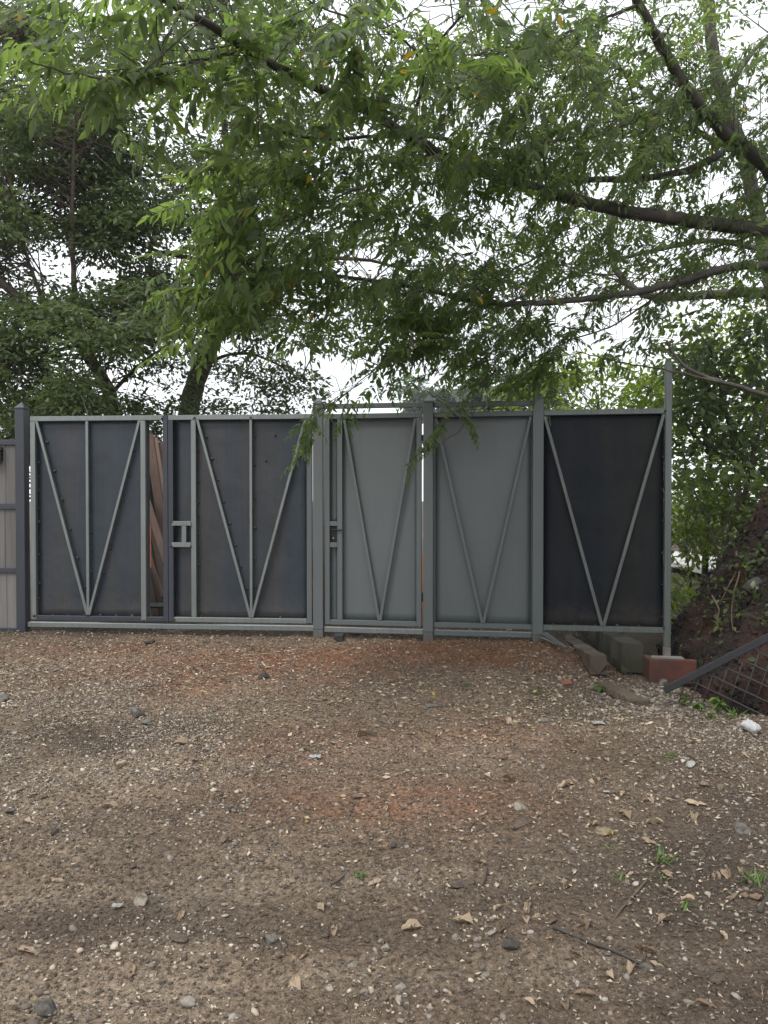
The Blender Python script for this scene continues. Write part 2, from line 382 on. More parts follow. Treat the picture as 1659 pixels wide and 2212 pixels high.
# ------------------------------------------------------------------ ground
def gz(x, y):
    """height of the ground without its fine relief"""
    x = np.asarray(x, float); y = np.asarray(y, float)
    z = .115*sst(3.2, 7.4, y) + .022*sst(0, -4, x)*sst(4, 8, y)
    z = z + .025*np.exp(-((x - 1.2)**2/.5 + (y - 7.2)**2/.08))
    z = z - .20*sst(1.2, 1.95, x - .35*(y - 6.4))*sst(4.7, 6.1, y)                         # falls away beside the posts
    z = z - .07*sst(2.30, 2.9, x)*sst(5.45, 5.95, y)*sst(9.5, 8.0, y)
    z = z + .055*np.exp(-((x - .95)**2/.16 + (y - 6.55)**2/.05))
    z = z - .05*sst(2, -2, y)
    return z
def ruts(x, y):
    """two faint wheel tracks crossing the foreground"""
    w = .06*(fbm(2, x*1.5, y*0 + 2) - .5)
    return sst(8, 5, y)*(np.exp(-((y - 3.02 - .13*x + w)/.10)**2) + .8*np.exp(-((y - 2.42 - .10*x + w)/.09)**2) + .6*np.exp(-((y - 4.55 - .22*x + w)/.13)**2))
def relief(x, y):
    w = sst(14, 8, np.hypot(x, y - 3))
    r = .040*(fbm(3, x*1.1, y*1.1) - .5) + .022*(fbm(3, x*5, y*5) - .5)
    r = r + .024*(fbm(2, x*14 + 5, y*14) - .5) + .014*(VN(x*31, y*31) - .5)
    r = r + .012*(fbm(2, (x*.35 + y*.2)*3, (y*1.2 - x*.25)*14) - .5)*sst(5.5, 3.5, y)      # faint tyre drag marks
    return (r - .014*ruts(x, y))*w
def ground_h(x, y): return gz(x, y) + relief(x, y)

def axis(lo, hi, step, far_lo, far_hi):
    a = list(np.arange(lo, hi + 1e-6, step)); s = step
    b = [];  p = lo
    while p > far_lo: s *= 1.28; p -= s; b.append(p)
    c = []; p = hi; s = step
    while p < far_hi: s *= 1.28; p += s; c.append(p)
    return np.array(b[::-1] + a + c)
gx = axis(-4.4, 4.2, .022, -400, 400); gy = axis(1.6, 8.4, .022, -60, 700)
X, Y = np.meshgrid(gx, gy); Z = ground_h(X, Y)
nx, ny = len(gx), len(gy); i = (np.arange(ny-1)[:, None]*nx + np.arange(nx-1)[None]).ravel()
gm = tri_mesh('ground', np.stack([X, Y, Z], -1).reshape(-1, 3), np.stack([i, i+1, i+nx+1, i+nx], 1), M['ground'], True)
def gauss(cx, cy, sx, sy): return np.exp(-(((X - cx)/sx)**2 + ((Y - cy)/sy)**2))
n1 = fbm(4, X*1.6, Y*1.6); n2 = fbm(4, X*1.0 + 9, Y*2.2 + 4); n3 = fbm(5, X*4, Y*4)
red = np.zeros_like(X)
for a in ((-.9, 6.6, 1.1, .6, 1.1), (.35, 7.0, 1.0, .4, 1.1), (-1.6, 6.2, .9, .6, .8), (-2.4, 7.1, .9, .4, .7), (1.5, 6.9, .6, .3, .6), (.05, 3.8, .8, .32, .5), (-.55, 4.6, .6, .4, .35), (.95, 6.55, .45, .2, .95), (.6, 4.8, .6, .4, .35), (1.9, 2.3, .5, .2, .3)):
    red = np.maximum(red, a[4]*gauss(*a[:4]))
red = np.clip(red*(.35 + 1.3*n3), 0, .85)
pale = .35*np.clip(ruts(X, Y), 0, 1) + np.clip((n1 - .45)*2.2, 0, 1)*.45 + .35*gauss(-2.4, 5.6, 1.5, 1.3)
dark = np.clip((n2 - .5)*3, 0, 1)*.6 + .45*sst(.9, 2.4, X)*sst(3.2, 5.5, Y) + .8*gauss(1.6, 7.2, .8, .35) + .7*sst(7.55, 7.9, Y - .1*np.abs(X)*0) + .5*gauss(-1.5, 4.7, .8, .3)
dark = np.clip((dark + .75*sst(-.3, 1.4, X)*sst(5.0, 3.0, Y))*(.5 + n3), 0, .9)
for nme, arr in (('red', red), ('pale', pale), ('dark', dark)):
    at_ = gm.attributes.new(nme, 'FLOAT', 'POINT'); at_.data.foreach_set('value', np.clip(arr, 0, 1).astype(np.float32).ravel())
ground = link('ground', gm); tag(ground, kind='structure')

v, f = cbox((7.0, 17.5, .10), np.eye(3), .75, 2.5, .06, .01)
tag(own('concrete_yard', v, f, M['concrete_yard'], (7.0, 17.5, .04), None, None), kind='structure')['kind'] = 'structure'

# ------------------------------------------------------------------ earth bank on the right
def toe(y): return 2.66 + .5*sst(6.3, 4.2, y)*1.6 + .56*np.maximum(0, y - 7.5)
def bank_h(x, y):
    t = x - toe(y) + .22*(fbm(3, y*1.3, x*.6 + 3) - .5)
    h = np.where(t > 0, 1.55*t, .6*t); h = np.minimum(h, 2.35 + .28*(h - 2.35))
    h = h + .40*(fbm(4, x*1.9, y*1.9) - .5)*sst(-.1, .4, t)
    return -.28 + h
bx = axis(2.1, 4.2, .022, 1.9, 26); by = axis(4.8, 8.8, .022, 3.4, 30)
BX, BY = np.meshgrid(bx, by); BZ = bank_h(BX, BY)
nx, ny = len(bx), len(by); i = (np.arange(ny-1)[:, None]*nx + np.arange(nx-1)[None]).ravel()
gyy, gxx = np.gradient(BZ, by, bx); NB = nrm(np.stack([-gxx, -gyy, np.ones_like(BZ)], -1)); PB = np.stack([BX, BY, BZ], -1)
dB = .34*(fbm(4, PB[..., 0]*2.2, PB[..., 1]*2.2, PB[..., 2]*2.2) - .5) + .16*(fbm(3, PB[..., 0]*8, PB[..., 1]*8, PB[..., 2]*8 + 5) - .5) + .05*(VN(PB[..., 0]*24, PB[..., 1]*24, PB[..., 2]*24) - .5)
PB = PB + NB*(dB*sst(-.35, .0, BZ))[..., None]
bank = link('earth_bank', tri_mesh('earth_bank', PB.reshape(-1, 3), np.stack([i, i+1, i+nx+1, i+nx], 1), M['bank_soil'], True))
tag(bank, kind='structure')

# ------------------------------------------------------------------ gates
UP = np.array((0, 0, 1.))
def frame(A, B):
    A = np.array((*A, 0.)); B = np.array((*B, 0.)); e = nrm(B - A); n = np.cross(UP, e)*-1
    if n[1] > 0: n = -n
    return e, n
J = np.array((-.649, 7.727, 0.))
eL, nL = frame((-3.642, 7.987), (-.649, 7.727)); eR, nR = frame((-.649, 7.727), (2.645, 7.219))
class Seg:
    def __init__(s, e, n): s.e, s.n = e, n
    def p(s, u, n, z): return J + u*s.e + n*s.n + z*UP
    def box(s, u0, u1, n0, n1, z0, z1, bev=.003):
        return cbox(s.p((u0+u1)/2, (n0+n1)/2, (z0+z1)/2), (s.e, s.n, UP), (u1-u0)/2, (n1-n0)/2, (z1-z0)/2, bev)
    def bar(s, a, b, w, n0, n1, bev=.0025):
        """a straight tube in the gate plane between (u, z) a and b"""
        A = s.p(a[0], 0, a[1]); B = s.p(b[0], 0, b[1]); d = nrm(B - A); q = np.cross(d, s.n)
        return cbox((A + B)/2 + s.n*(n0 + n1)/2, (d, s.n, q), np.linalg.norm(B - A)/2, (n1 - n0)/2, w/2, bev)
GL, GR = Seg(eL, nL), Seg(eR, nR)
def sheet(S_, u0, u1, z0, z1, n0, parent, m, holes=None, warp=.012, nu=14, nz=22):
    """thin steel sheet, slightly buckled, front at n0"""
    us = np.linspace(u0, u1, nu); zs = np.linspace(z0, z1, nz); V = []; F = []
    for k, off in ((0, 0.), (1, -.003)):
        for z in zs:
            for u in us:
                e = min(1, 6*min(u-u0, u1-u)/(u1-u0), 6*min(z-z0, z1-z)/(z1-z0))
                V.append(S_.p(u, n0 + off + e*warp*(float(fbm(2, u*2.1 + 3, z*1.2)) - .5)*2, z))
    g = nu*nz
    for r in range(nz-1):
        for c in range(nu-1):
            a = r*nu + c; F.append([a, a+1, a+nu+1, a+nu]); F.append([g+a, g+a+nu, g+a+nu+1, g+a+1])
    for r in range(nz-1):
        a = r*nu; b = a + nu - 1; F.append([a, a+nu, g+a+nu, g+a]); F.append([b, g+b, g+b+nu, b+nu])
    for c in range(nu-1):
        a = c; b = (nz-1)*nu + c; F.append([a, g+a, g+a+1, a+1]); F.append([b, b+1, g+b+1, g+b])
    return wpart('sheet_panel', np.array(V), F, m, parent, True)
def welds(S_, pts, parent, s=.014):
    vs = []
    ico = icosa()
    for (u, z, n) in pts:
        P = S_.p(u, n, z)[None]; X_ = rng.normal(size=(1, 3)); Z_ = rng.normal(size=(1, 3))
        vs.append(stamp(ico[0], ico[1], P, X_, Z_, s*(.5 + rng.rand(1, 3))))
    v, t = tmerge(vs); return wpart('weld_bead', v, t, M['weld'], parent, False, 'stuff')
def icosa():
    p = (1 + 5**.5)/2
    v = nrm(np.array([(-1, p, 0), (1, p, 0), (-1, -p, 0), (1, -p, 0), (0, -1, p), (0, 1, p), (0, -1, -p), (0, 1, -p), (p, 0, -1), (p, 0, 1), (-p, 0, -1), (-p, 0, 1)], float))
    t = np.array([(0, 11, 5), (0, 5, 1), (0, 1, 7), (0, 7, 10), (0, 10, 11), (1, 5, 9), (5, 11, 4), (11, 10, 2), (10, 7, 6), (7, 1, 8), (3, 9, 4), (3, 4, 2), (3, 2, 6), (3, 6, 8), (3, 8, 9), (4, 9, 5), (2, 4, 11), (6, 2, 10), (8, 6, 7), (9, 8, 1)])
    return v, t
def pbox(name, vf, m, parent): return wpart(name, vf[0], vf[1], m, parent)

def post(S_, u, w, z0, zs, za, m, label, raw=None, nc=.025, e=None, n=None):
    e = S_.e if e is None else e; n = S_.n if n is None else n
    c = S_.p(u, nc, 0); r = empty('gate_post', tuple(c + UP*z0), label, 'post', 'square steel posts of the gate')
    h = w/2; zb = raw if raw else z0
    pbox('shaft', cbox(c + UP*(zb + zs)/2, (e, n, UP), h, h, (zs - zb)/2, .005), m, r)
    if raw: pbox('bare_base', cbox(c + UP*(z0 - .12 + raw - .001)/2, (e, n, UP), h - .001, h - .001, (raw - .001 - z0 + .12)/2, .005), M['raw_base'], r)
    q = h + .003; A = [c + UP*(zs + .001) + a*q*e + b*q*n for a, b in ((-1, -1), (1, -1), (1, 1), (-1, 1))]
    A += [a + UP*.012 for a in A] + [c + UP*za]
    wpart('pyramid_cap', np.array(A), [[3, 2, 1, 0], [0, 1, 5, 4], [1, 2, 6, 5], [2, 3, 7, 6], [3, 0, 4, 7], [4, 5, 8], [5, 6, 8], [6, 7, 8], [7, 4, 8]], m, r)
    return r
post(GL, -3.112, .10, .10, 2.44, 2.515, M['dark_primer'], 'dark navy primed post with pointed cap beside the wooden plank gate')
post(GR, 0.0, .102, .075, 2.452, 2.53, M['grey_paint'], 'grey painted post with pointed cap between double gate and small door', .206, e=nrm(eL + eR), n=nrm(nL + nR))
post(GR, 1.104, .098, .085, 2.452, 2.53, M['grey_paint'], 'grey painted post between the small door and the fixed grey panel', .208)
post(GR, 2.155, .102, .09, 2.468, 2.528, M['grey_paint'], 'grey painted post beside the black steel panel', .208)

# left leaf with the open slot
G = M['galvanised']; D = M['dark_primer']
r = empty('gate_leaf', tuple(GL.p(-2.28, 0, .25)), 'bare steel gate leaf with a tall open slot showing stacked planks behind', 'gate', 'bare steel driveway gate leaves')
pbox('top_rail', GL.box(-3.012, -1.605, 0, .05, 2.312, 2.361), G, r)
pbox('hinge_stile', GL.box(-3.012, -2.958, .001, .051, .262, 2.310), G, r)
pbox('slot_stile', GL.box(-1.838, -1.786, .001, .049, .262, 2.310), G, r)
pbox('meeting_stile', GL.box(-1.602, -1.551, .002, .052, .262, 2.358), D, r)
pbox('bottom_rail', GL.box(-2.956, -1.604, 0, .047, .256, .304), D, r)
pbox('centre_bar', GL.box(-2.421, -2.391, .016, .046, .306, 2.310), G, r)
pbox('brace', GL.bar((-2.947, 2.316), (-2.413, .318), .028, .018, .048), G, r)
pbox('brace', GL.bar((-1.848, 2.316), (-2.395, .318), .028, .0185, .0475), G, r)
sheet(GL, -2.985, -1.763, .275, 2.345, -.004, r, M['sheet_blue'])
wp = [(-2.952 + .008*rng.rand(), z + .03*rng.rand(), .004) for z in np.arange(.45, 2.2, .16)] + [(u, .308, .006) for u in np.arange(-2.8, -1.9, .17)]
wp += [(-2.386, z + .05*rng.rand(), .004) for z in np.arange(.5, 2.2, .22)] + [(-2.395 + (z - .33)*.272 + .03, z, .004) for z in np.arange(.5, 2.1, .25)] + [(-2.41 - (z - .33)*.268 + .03, z, .004) for z in np.arange(.6, 2.2, .3)]
wp += [(-2.404, .318, .03), (-2.41, .31, .045), (-2.98, .3, .045), (-1.81, .265, .045), (-1.6, .27, .045), (-1.60, 2.33, .05)]
welds(GL, wp, r, .015)
# orange strip added at the slot edge in place of a reflection on the tube
own('orange_reflection', GL.box(-1.762, -1.754, -.012, -.006, .80, 1.24, .001)[0], GL.box(-1.762, -1.754, -.012, -.006, .80, 1.24, .001)[1], M['orange'], GL.p(-1.75, -.01, .62), 'narrow orange strip standing in for a reflection along the slot edge of the bare gate', 'strip')

r = empty('gate_leaf', tuple(GL.p(-.78, 0, .25)), 'bare steel gate leaf with square lock housing between dark stile and grey post', 'gate', 'bare steel driveway gate leaves')
pbox('top_rail', GL.box(-1.548, -.068, 0, .05, 2.311, 2.360), G, r)
pbox('meeting_stile', GL.box(-1.547, -1.495, .002, .052, .262, 2.309), D, r)
pbox('lock_stile', GL.box(-1.310, -1.258, .001, .049, .308, 2.309), G, r)
pbox('hinge_stile', GL.box(-.121, -.068, .001, .051, .262, 2.309), M['grey_paint'], r)
pbox('bottom_rail', GL.box(-1.493, -.123, 0, .050, .258, .306), G, r)
pbox('centre_bar', GL.box(-.706, -.678, .016, .046, .308, 2.309), G, r)
pbox('brace', GL.bar((-1.243, 2.312), (-.700, .312), .028, .018, .048), G, r)
pbox('brace', GL.bar((-.136, 2.312), (-.684, .312), .028, .0185, .0475), G, r)
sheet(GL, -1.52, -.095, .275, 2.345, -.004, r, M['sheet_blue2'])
pbox('lock_housing_bar', GL.box(-1.512, -1.311, .012, .056, 1.237, 1.284), G, r)
lk = pbox('lock_housing_bar', GL.box(-1.512, -1.311, .012, .056, 1.020, 1.067), G, r)
pbox('upright', GL.box(-1.408, -1.359, .013, .055, 1.0675, 1.2365), G, lk)
wp = [(-1.248, z + .05*rng.rand(), .004) for z in np.arange(.45, 2.2, .17)] + [(-.68 + .02, z + .05*rng.rand(), .004) for z in np.arange(.6, 2.2, .3)] + [(-.70 - (z - .33)*.27 + .03, z, .004) for z in np.arange(.6, 2.2, .22)]
wp += [(-.69, .312, .035), (-1.51, 1.28, .055), (-1.31, 1.24, .055), (-1.515, 1.03, .055), (-1.31, 1.03, .055), (-1.49, .28, .045), (-1.27, 2.33, .05), (-.692, 2.33, .05), (-1.22, .31, .01), (-.4, .31, .01), (-.55, 1.9, .0), (-.45, 2.15, 0)]
welds(GL, wp, r, .015)
v, f = GL.box(-3.055, -.053, -.002, .05, .184, .234); own('gate_track', v, f, G, GL.p(-1.5, 0, .184), 'long galvanised bottom track under the bare steel double gate', 'rail')

# pedestrian door
P_ = M['grey_paint']
r = empty('pedestrian_door', tuple(GR.p(.55, 0, .25)), 'narrow grey painted steel door with black lever lock', 'door')
pbox('top_rail', GR.box(.066, 1.036, 0, .05, 2.306, 2.356), P_, r)
pbox('lock_side_stile', GR.box(.066, .115, .001, .0505, .256, 2.305), P_, r)
pbox('lock_stile', GR.box(.192, .244, .001, .049, .304, 2.305), P_, r)
pbox('hinge_stile', GR.box(.986, 1.036, .001, .0505, .256, 2.305), P_, r)
pbox('bottom_rail', GR.box(.1155, .9855, 0, .05, .254, .303), P_, r)
pbox('brace', GR.bar((.262, 2.300), (.612, .308), .028, .017, .047), P_, r)
pbox('brace', GR.bar((.974, 2.300), (.624, .308), .028, .0175, .0465), P_, r)
sheet(GR, .1925, 1.01, .28, 2.33, -.004, r, P_, warp=.007)
o = sheet(GR, .09, .1915, 1.27, 2.33, -.004, r, P_, warp=.001, nu=3); o = sheet(GR, .09, .1915, .28, 1.08, -.004, r, P_, warp=.001, nu=3)
pbox('lock_housing_bar', GR.box(.1155, .1915, .004, .048, 1.240, 1.286), P_, r)
pbox('lock_housing_bar', GR.box(.1155, .1915, .004, .048, 1.026, 1.075), P_, r)
lk = pbox('lock_plate', GR.box(.1165, .1905, -.004, .014, 1.0765, 1.2385), M['lock'], r)
pbox('lever_handle', merge([GR.box(.135, .242, .055, .069, 1.195, 1.209), GR.box(.135, .150, .012, .055, 1.195, 1.209)]), M['lock'], lk)
wpart('key_cylinder', *tube([GR.p(.148, .010, 1.115), GR.p(.148, .024, 1.115)], .011, 10), M['galvanised'], lk)
for zz in (2.05, .5): pbox('hinge', GR.box(1.0365, 1.054, .01, .035, zz, zz + .09), M['black_steel'], r)
for k, (a, b, zz) in enumerate(((.053, 1.054, 2.409), (1.155, 2.103, 2.405))):
    v, f = GR.box(a, b, .0, .046, zz, zz + .048)
    own('lintel_bar', v, f, P_, GR.p((a + b)/2, 0, zz), ('grey tube spanning the posts above the small door', 'grey tube spanning the posts above the fixed grey panel')[k], 'bar', 'grey tubes across the post tops')
for k, (a, b, zz) in enumerate(((.053, 1.054, .178), (1.155, 2.103, .174))):
    v, f = GR.box(a, b, .0, .05, zz, zz + .05)
    own('threshold_bar', v, f, P_ if k else M['galvanised'], GR.p((a + b)/2, 0, zz), ('grey threshold tube under the small door', 'grey threshold tube under the fixed grey panel')[k], 'bar', 'threshold tubes')

# fixed grey panel
r = empty('fixed_panel', tuple(GR.p(1.63, 0, .25)), 'fixed grey painted steel panel with V brace between two posts', 'panel')
pbox('top_rail', GR.box(1.154, 2.103, 0, .05, 2.306, 2.356), P_, r)
pbox('bottom_rail', GR.box(1.154, 2.103, 0, .05, .254, .302), P_, r)
pbox('brace', GR.bar((1.172, 2.300), (1.628, .306), .028, .017, .047), P_, r)
pbox('brace', GR.bar((2.086, 2.300), (1.640, .306), .028, .0175, .0465), P_, r)
sheet(GR, 1.154, 2.103, .28, 2.33, -.004, r, P_, warp=.007)
pbox('stile', GR.box(1.154, 1.17, -.001, .03, .303, 2.305), P_, r); pbox('stile', GR.box(2.092, 2.103, -.001, .03, .303, 2.305), P_, r)

# black panel and tall post
r = empty('fixed_panel', tuple(GR.p(2.76, 0, .25)), 'nearly black bare steel panel with galvanised V brace', 'panel')
GD = m_paint('galvanised_dull', (.115, .130, .122), .48, .25, .35, (.12, .12, .09), .5)
pbox('top_rail', GR.box(2.207, 3.318, 0, .05, 2.306, 2.356), GD, r)
pbox('bottom_rail', GR.box(2.207, 3.318, 0, .05, .252, .302), GD, r)
pbox('brace', GR.bar((2.216, 2.300), (2.755, .306), .030, .017, .047), GD, r)
pbox('brace', GR.bar((3.306, 2.300), (2.770, .306), .030, .0175, .0465), GD, r)
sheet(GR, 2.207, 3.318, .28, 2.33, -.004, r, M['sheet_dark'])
wp = [(3.312, z, .006) for z in np.arange(.4, 2.2, .3)] + [(u, .306, .006) for u in np.arange(2.3, 3.3, .2)] + [(2.763, .306, .04), (3.318, .30, .05), (3.318, 2.33, .05)]
welds(GR, wp, r, .015)
r = empty('corner_post', tuple(GR.p(3.348, .02, -.03)), 'tall slim galvanised post standing above the panel beside the bank', 'post')
pbox('shaft', GR.box(3.319, 3.378, -.01, .049, .12, 2.79), GD, r)
pbox('cement_sleeve', GR.box(3.316, 3.381, -.013, .052, -.20, .119, .006), M['cement'], r)

# wooden plank gate at the far left
r = empty('plank_gate', tuple(GL.p(-3.9, 0, .12)), 'weathered wooden plank gate in a dark metal frame', 'gate')
for z0, z1 in ((.10, .168), (.742, .794), (1.405, 1.462), (2.07, 2.125)):
    pbox('frame_bar', GL.box(-4.9, -3.166, -.012, .036, z0, z1), D, r)
for zi, (z0, z1) in enumerate(((.168, .742), (.794, 1.405), (1.462, 2.07))):
    u = -3.168
    while u > -4.85:
        w = .125 + .03*rng.rand()
        pbox('plank', GL.box(u - w, u - .003, -.008 - .005*rng.rand(), .012 + .004*rng.rand(), z0 - .003, z1 + .003, .003), M['grey_wood'], r); u -= w
pbox('frame_bar', GL.box(-4.96, -4.902, -.012, .036, .10, 2.125), D, r)
hb = pbox('box_latch', merge([GL.bar((-3.52, 1.985), (-3.32, 2.03), .035, .013, .07), GL.bar((-3.52, 1.955), (-3.345, 1.955), .04, .014, .06), GL.box(-3.36, -3.325, .014, .068, 1.91, 2.0)]), M['black_steel'], r)
pbox('strike_plate', GL.box(-3.5, -3.335, .0145, .08, 1.885, 1.928), M['grey_wood'], hb)
# ------------------------------------------------------------------ behind the slot
def plank(a, b, w, t, m, label, twist=0., nvec=(0, -1, .15)):
    d = nrm(np.array(b) - np.array(a)); n = nrm(np.array(nvec) - np.dot(nvec, d)*d); q = np.cross(d, n)
    n, q = n*math.cos(twist) + q*math.sin(twist), q*math.cos(twist) - n*math.sin(twist)
    v, f = cbox((np.array(a) + np.array(b))/2, (d, n, q), np.linalg.norm(np.array(b) - np.array(a))/2, t/2, w/2, .004)
    lo = a if a[2] < b[2] else b
    return own('timber_plank', v, f, m, tuple(lo), label, 'plank', 'planks stored behind the slotted gate leaf')
for pk, (a, b, w, m, lab, tw_) in enumerate((
    ((380, 1330, 9.00), (321, 938, 9.30), .105, 'brown_wood', 'brown plank leaning leftmost at the top of the gate slot', .12),
    ((392, 1330, 9.02), (333, 946, 9.32), .085, 'pale_wood', 'lighter brown plank second from left in the gate slot top', -.15),
    ((404, 1330, 9.06), (344, 955, 9.36), .095, 'brown_wood', 'brown plank third from left in the gate slot top', .22),
    ((372, 1255, 8.75), (306, 1045, 9.00), .075, 'pale_wood', 'pale plank crossing in front of the others behind the slot', -.1),
    ((366, 1330, 8.92), (309, 1035, 9.17), .07, 'dark_wood', 'shadowed dark plank under the pale crossing plank', .3),
    ((350, 1330, 8.90), (300, 1075, 9.14), .08, 'dark_wood', 'darker plank low in the middle of the gate slot', -.25),
    ((336, 1330, 8.88), (290, 1110, 9.12), .08, 'dark_wood', 'darkest plank at the left edge of the gate slot', .2))):
    plank(at(*a), at(*b), w, .028, M[m], lab, tw_)
plank(at(352, 1290, 8.6), at(312, 1165, 8.75), .035, .03, M['pale_wood'], 'thin pinkish batten leaning at the foot of the slot')
plank(at(300, 1308, 8.5), at(400, 1308, 8.5), .05, .04, M['galvanised'], 'pale horizontal bar lying low behind the gate slot', 0, (0, -1, .6))
r = empty('tool_shed', tuple(at(330, 1330, 10.4)*np.array((1, 1, 0)) + UP*.1), 'dark slatted shed wall behind the leaning planks', 'shed')
c0 = at(345, 1106, 10.4)
for k in range(9):
    x = c0[0] - .72 + k*.18
    v, f = cbox((x, 10.45 + .01*(k % 2), 1.05), np.eye(3), .088, .012, .98, .003); wpart('wall_board', v, f, M['black_steel'], r)
v, f = cbox((c0[0], 10.3, 2.06), np.eye(3), .85, .3, .03, .004); wpart('roof_slab', v, f, M['black_steel'], r)
# red clay heap behind the small door
n_ = 40; th = np.linspace(0, 2*math.pi, n_, endpoint=False); rr = np.linspace(0, 1, 14)
V = [(0, 0, 1.0)]; F = []
for a, q in enumerate(rr[1:]):
    for b, t_ in enumerate(th):
        V.append((q*math.cos(t_)*1.7, q*math.sin(t_)*1.1, (1 - q)**1.0*1.0 + .10*(float(VN(q*6, t_*3)) - .5)))
for b in range(n_): F.append([0, 1 + b, 1 + (b + 1) % n_])
for a in range(12):
    for b in range(n_): F.append([1 + a*n_ + b, 1 + (a+1)*n_ + b, 1 + (a+1)*n_ + (b+1) % n_, 1 + a*n_ + (b+1) % n_])
V = np.array(V) + np.array((.1, 9.6, .07)); own('clay_heap', V, F, M['clay'], (.1, 9.6, .07), 'orange red clay heap seen through the door gaps', 'heap', None, None, True)

# ------------------------------------------------------------------ things by the bank
def beam(a, b, w, h, m, name, label, rough=.022, ns=40):
    """a rough cast beam from a to b (centre of top edge line), uneven faces"""
    a = np.array(a); b = np.array(b); d = nrm(b - a); q = nrm(np.cross(d, UP)); u = np.cross(q, d); L_ = np.linalg.norm(b - a)
    prof = [(-1, -1), (-1, -.4), (-1, .2), (-.96, .92), (-.8, 1), (0, 1), (.8, 1), (.96, .92), (1, .2), (1, -.4), (1, -1), (0, -1)]
    V = []; F = []; k = len(prof)
    for s in range(ns + 1):
        c = a + d*L_*s/ns
        for j, (x, y) in enumerate(prof):
            o = rough*(np.array([float(fbm(3, s*.8 + 7*i_, j*1.1, i_*3.3)) for i_ in range(2)]) - .5)*2
            V.append(c + q*(x*w/2 + o[0]) + u*(y*h/2 - h/2 + o[1]) + d*((s == 0)*.05*(float(VN(j*1.7, w*40)) - .3)))
    for s in range(ns):
        for j in range(k): F.append([s*k + j, s*k + (j+1) % k, (s+1)*k + (j+1) % k, (s+1)*k + j])
    F.append(list(range(k))[::-1]); F.append([ns*k + j for j in range(k)])
    lo = min(a[2], b[2]) - h
    return own(name, np.array(V), F, m, (a[0], a[1], lo), label, 'beam', 'old concrete beams under the black panel')
beam(at(1294, 1416, 6.75), at(1165, 1338, 9.4), .15, .17, M['beam_concrete'], 'concrete_beam', 'long brown stained concrete beam lying beside the last grey post')
beam(at(1368, 1390, 6.95), at(1200, 1290, 10.2), .19, .27, M['moss_concrete'], 'concrete_beam', 'mossy green concrete beam lying under the black panel')
beam(at(1390, 1505, 5.95) - UP*.035, at(1300, 1462, 6.5) - UP*.035, .14, .10, M['beam_concrete'], 'concrete_beam', 'low earth stained slab edge sunk in the dirt before the beams')

c = at(1452, 1452, 6.72); d = nrm(np.array((1, -.12, 0))); q = np.cross(UP, d)
blk = empty('terracotta_block', (c[0], c[1], -.12), 'broken red terracotta block around the foot of the tall post', 'block')
bm_parts = [cbox((c[0], c[1], -.0), (d, q, nrm(np.cross(d, q))), .200, .03, .105, .006)]
wpart('front_wall', *bm_parts[0], M['terracotta'], blk)
wpart('side_wall', *cbox(np.array((c[0], c[1], -.003)) - d*.171 + q*.13, (d, q, UP), .028, .11, .095, .006), M['terracotta'], blk)
wpart('cement_fill', *cbox(np.array((c[0], c[1], .008)) + q*.13, (d, q, UP), .14, .095, .085, .01), M['cement'], blk)
cc = at(1478, 1434, 6.74); own('brick_shard', *cbox(cc - UP*.01, (nrm(np.array((1, -.2, -.3))), nrm(np.array((.2, 1, 0))), nrm(np.array((.3, 0, 1)))), .055, .04, .035, .01), M['brick'], tuple(cc - UP*.045), 'small broken brick shard on top of the terracotta block', 'brick')
c = at(807, 1477, 1); 
def ray_ground(vx, vy):
    """where the sight line meets the ground"""
    lo = 1.2
    for k in range(400):
        p = at(vx, vy, lo)
        if p[2] <= float(ground_h(p[0], p[1])): return p
        lo += .02
    return p
p = ray_ground(1221, 1480); own('brick_shard', *cbox(p + UP*.02, (nrm(np.array((1, .2, .05))), nrm(np.array((-.2, 1, .3))), nrm(np.array((0, -.3, 1)))), .05, .035, .018, .008), M['brick'], tuple(p), 'orange broken brick lying on the dirt before the beams', 'brick')
# pale strips by the last post
for k, (a, b, lab) in enumerate((((1178, 1366, 7.32), (1222, 1398, 7.0), 'pale metal offcut strip under the black panel, longest and rightmost'),
                                 ((1172, 1368, 7.3), (1213, 1394, 7.05), 'pale metal offcut strip in the middle of three by the post'),
                                 ((1168, 1376, 7.28), (1204, 1392, 7.1), 'pale metal offcut strip nearest the last grey post'))):
    A, B = at(*a), at(*b); dd = nrm(B - A); s_ = nrm(np.cross(dd, UP)); 
    own('metal_strip', *cbox((A + B)/2, (dd, s_, np.cross(dd, s_)), np.linalg.norm(B - A)/2, .018, .0022, .0007), M['galvanised'], tuple(B), lab, 'strip', 'pale offcut strips by the last post')
p = ray_ground(782, 1372); own('timber_offcut', *cbox(p + UP*.02, (nrm(np.array((1, -.25, -.06))), nrm(np.array((.25, 1, 0))), UP), .115, .028, .013, .003), M['cement'], tuple(p), 'pale flat offcut lying under the small door', 'offcut')
p = ray_ground(733, 1385); own('steel_stub', *cbox(p + UP*.025, (GR.e, GR.n, UP), .045, .05, .045, .004), M['black_steel'], tuple(p), 'short black steel stub at the foot of the post by the door', 'stub')
p = GR.p(1.885, .03, .243); own('torn_paper', *cbox(p, (GR.e, nrm(np.array((0, -1, .4))), nrm(np.array((0, .4, 1)))), .026, .02, .002, .0006), M['white_rag'], tuple(p), 'white paper scrap under the fixed grey panel', 'paper')

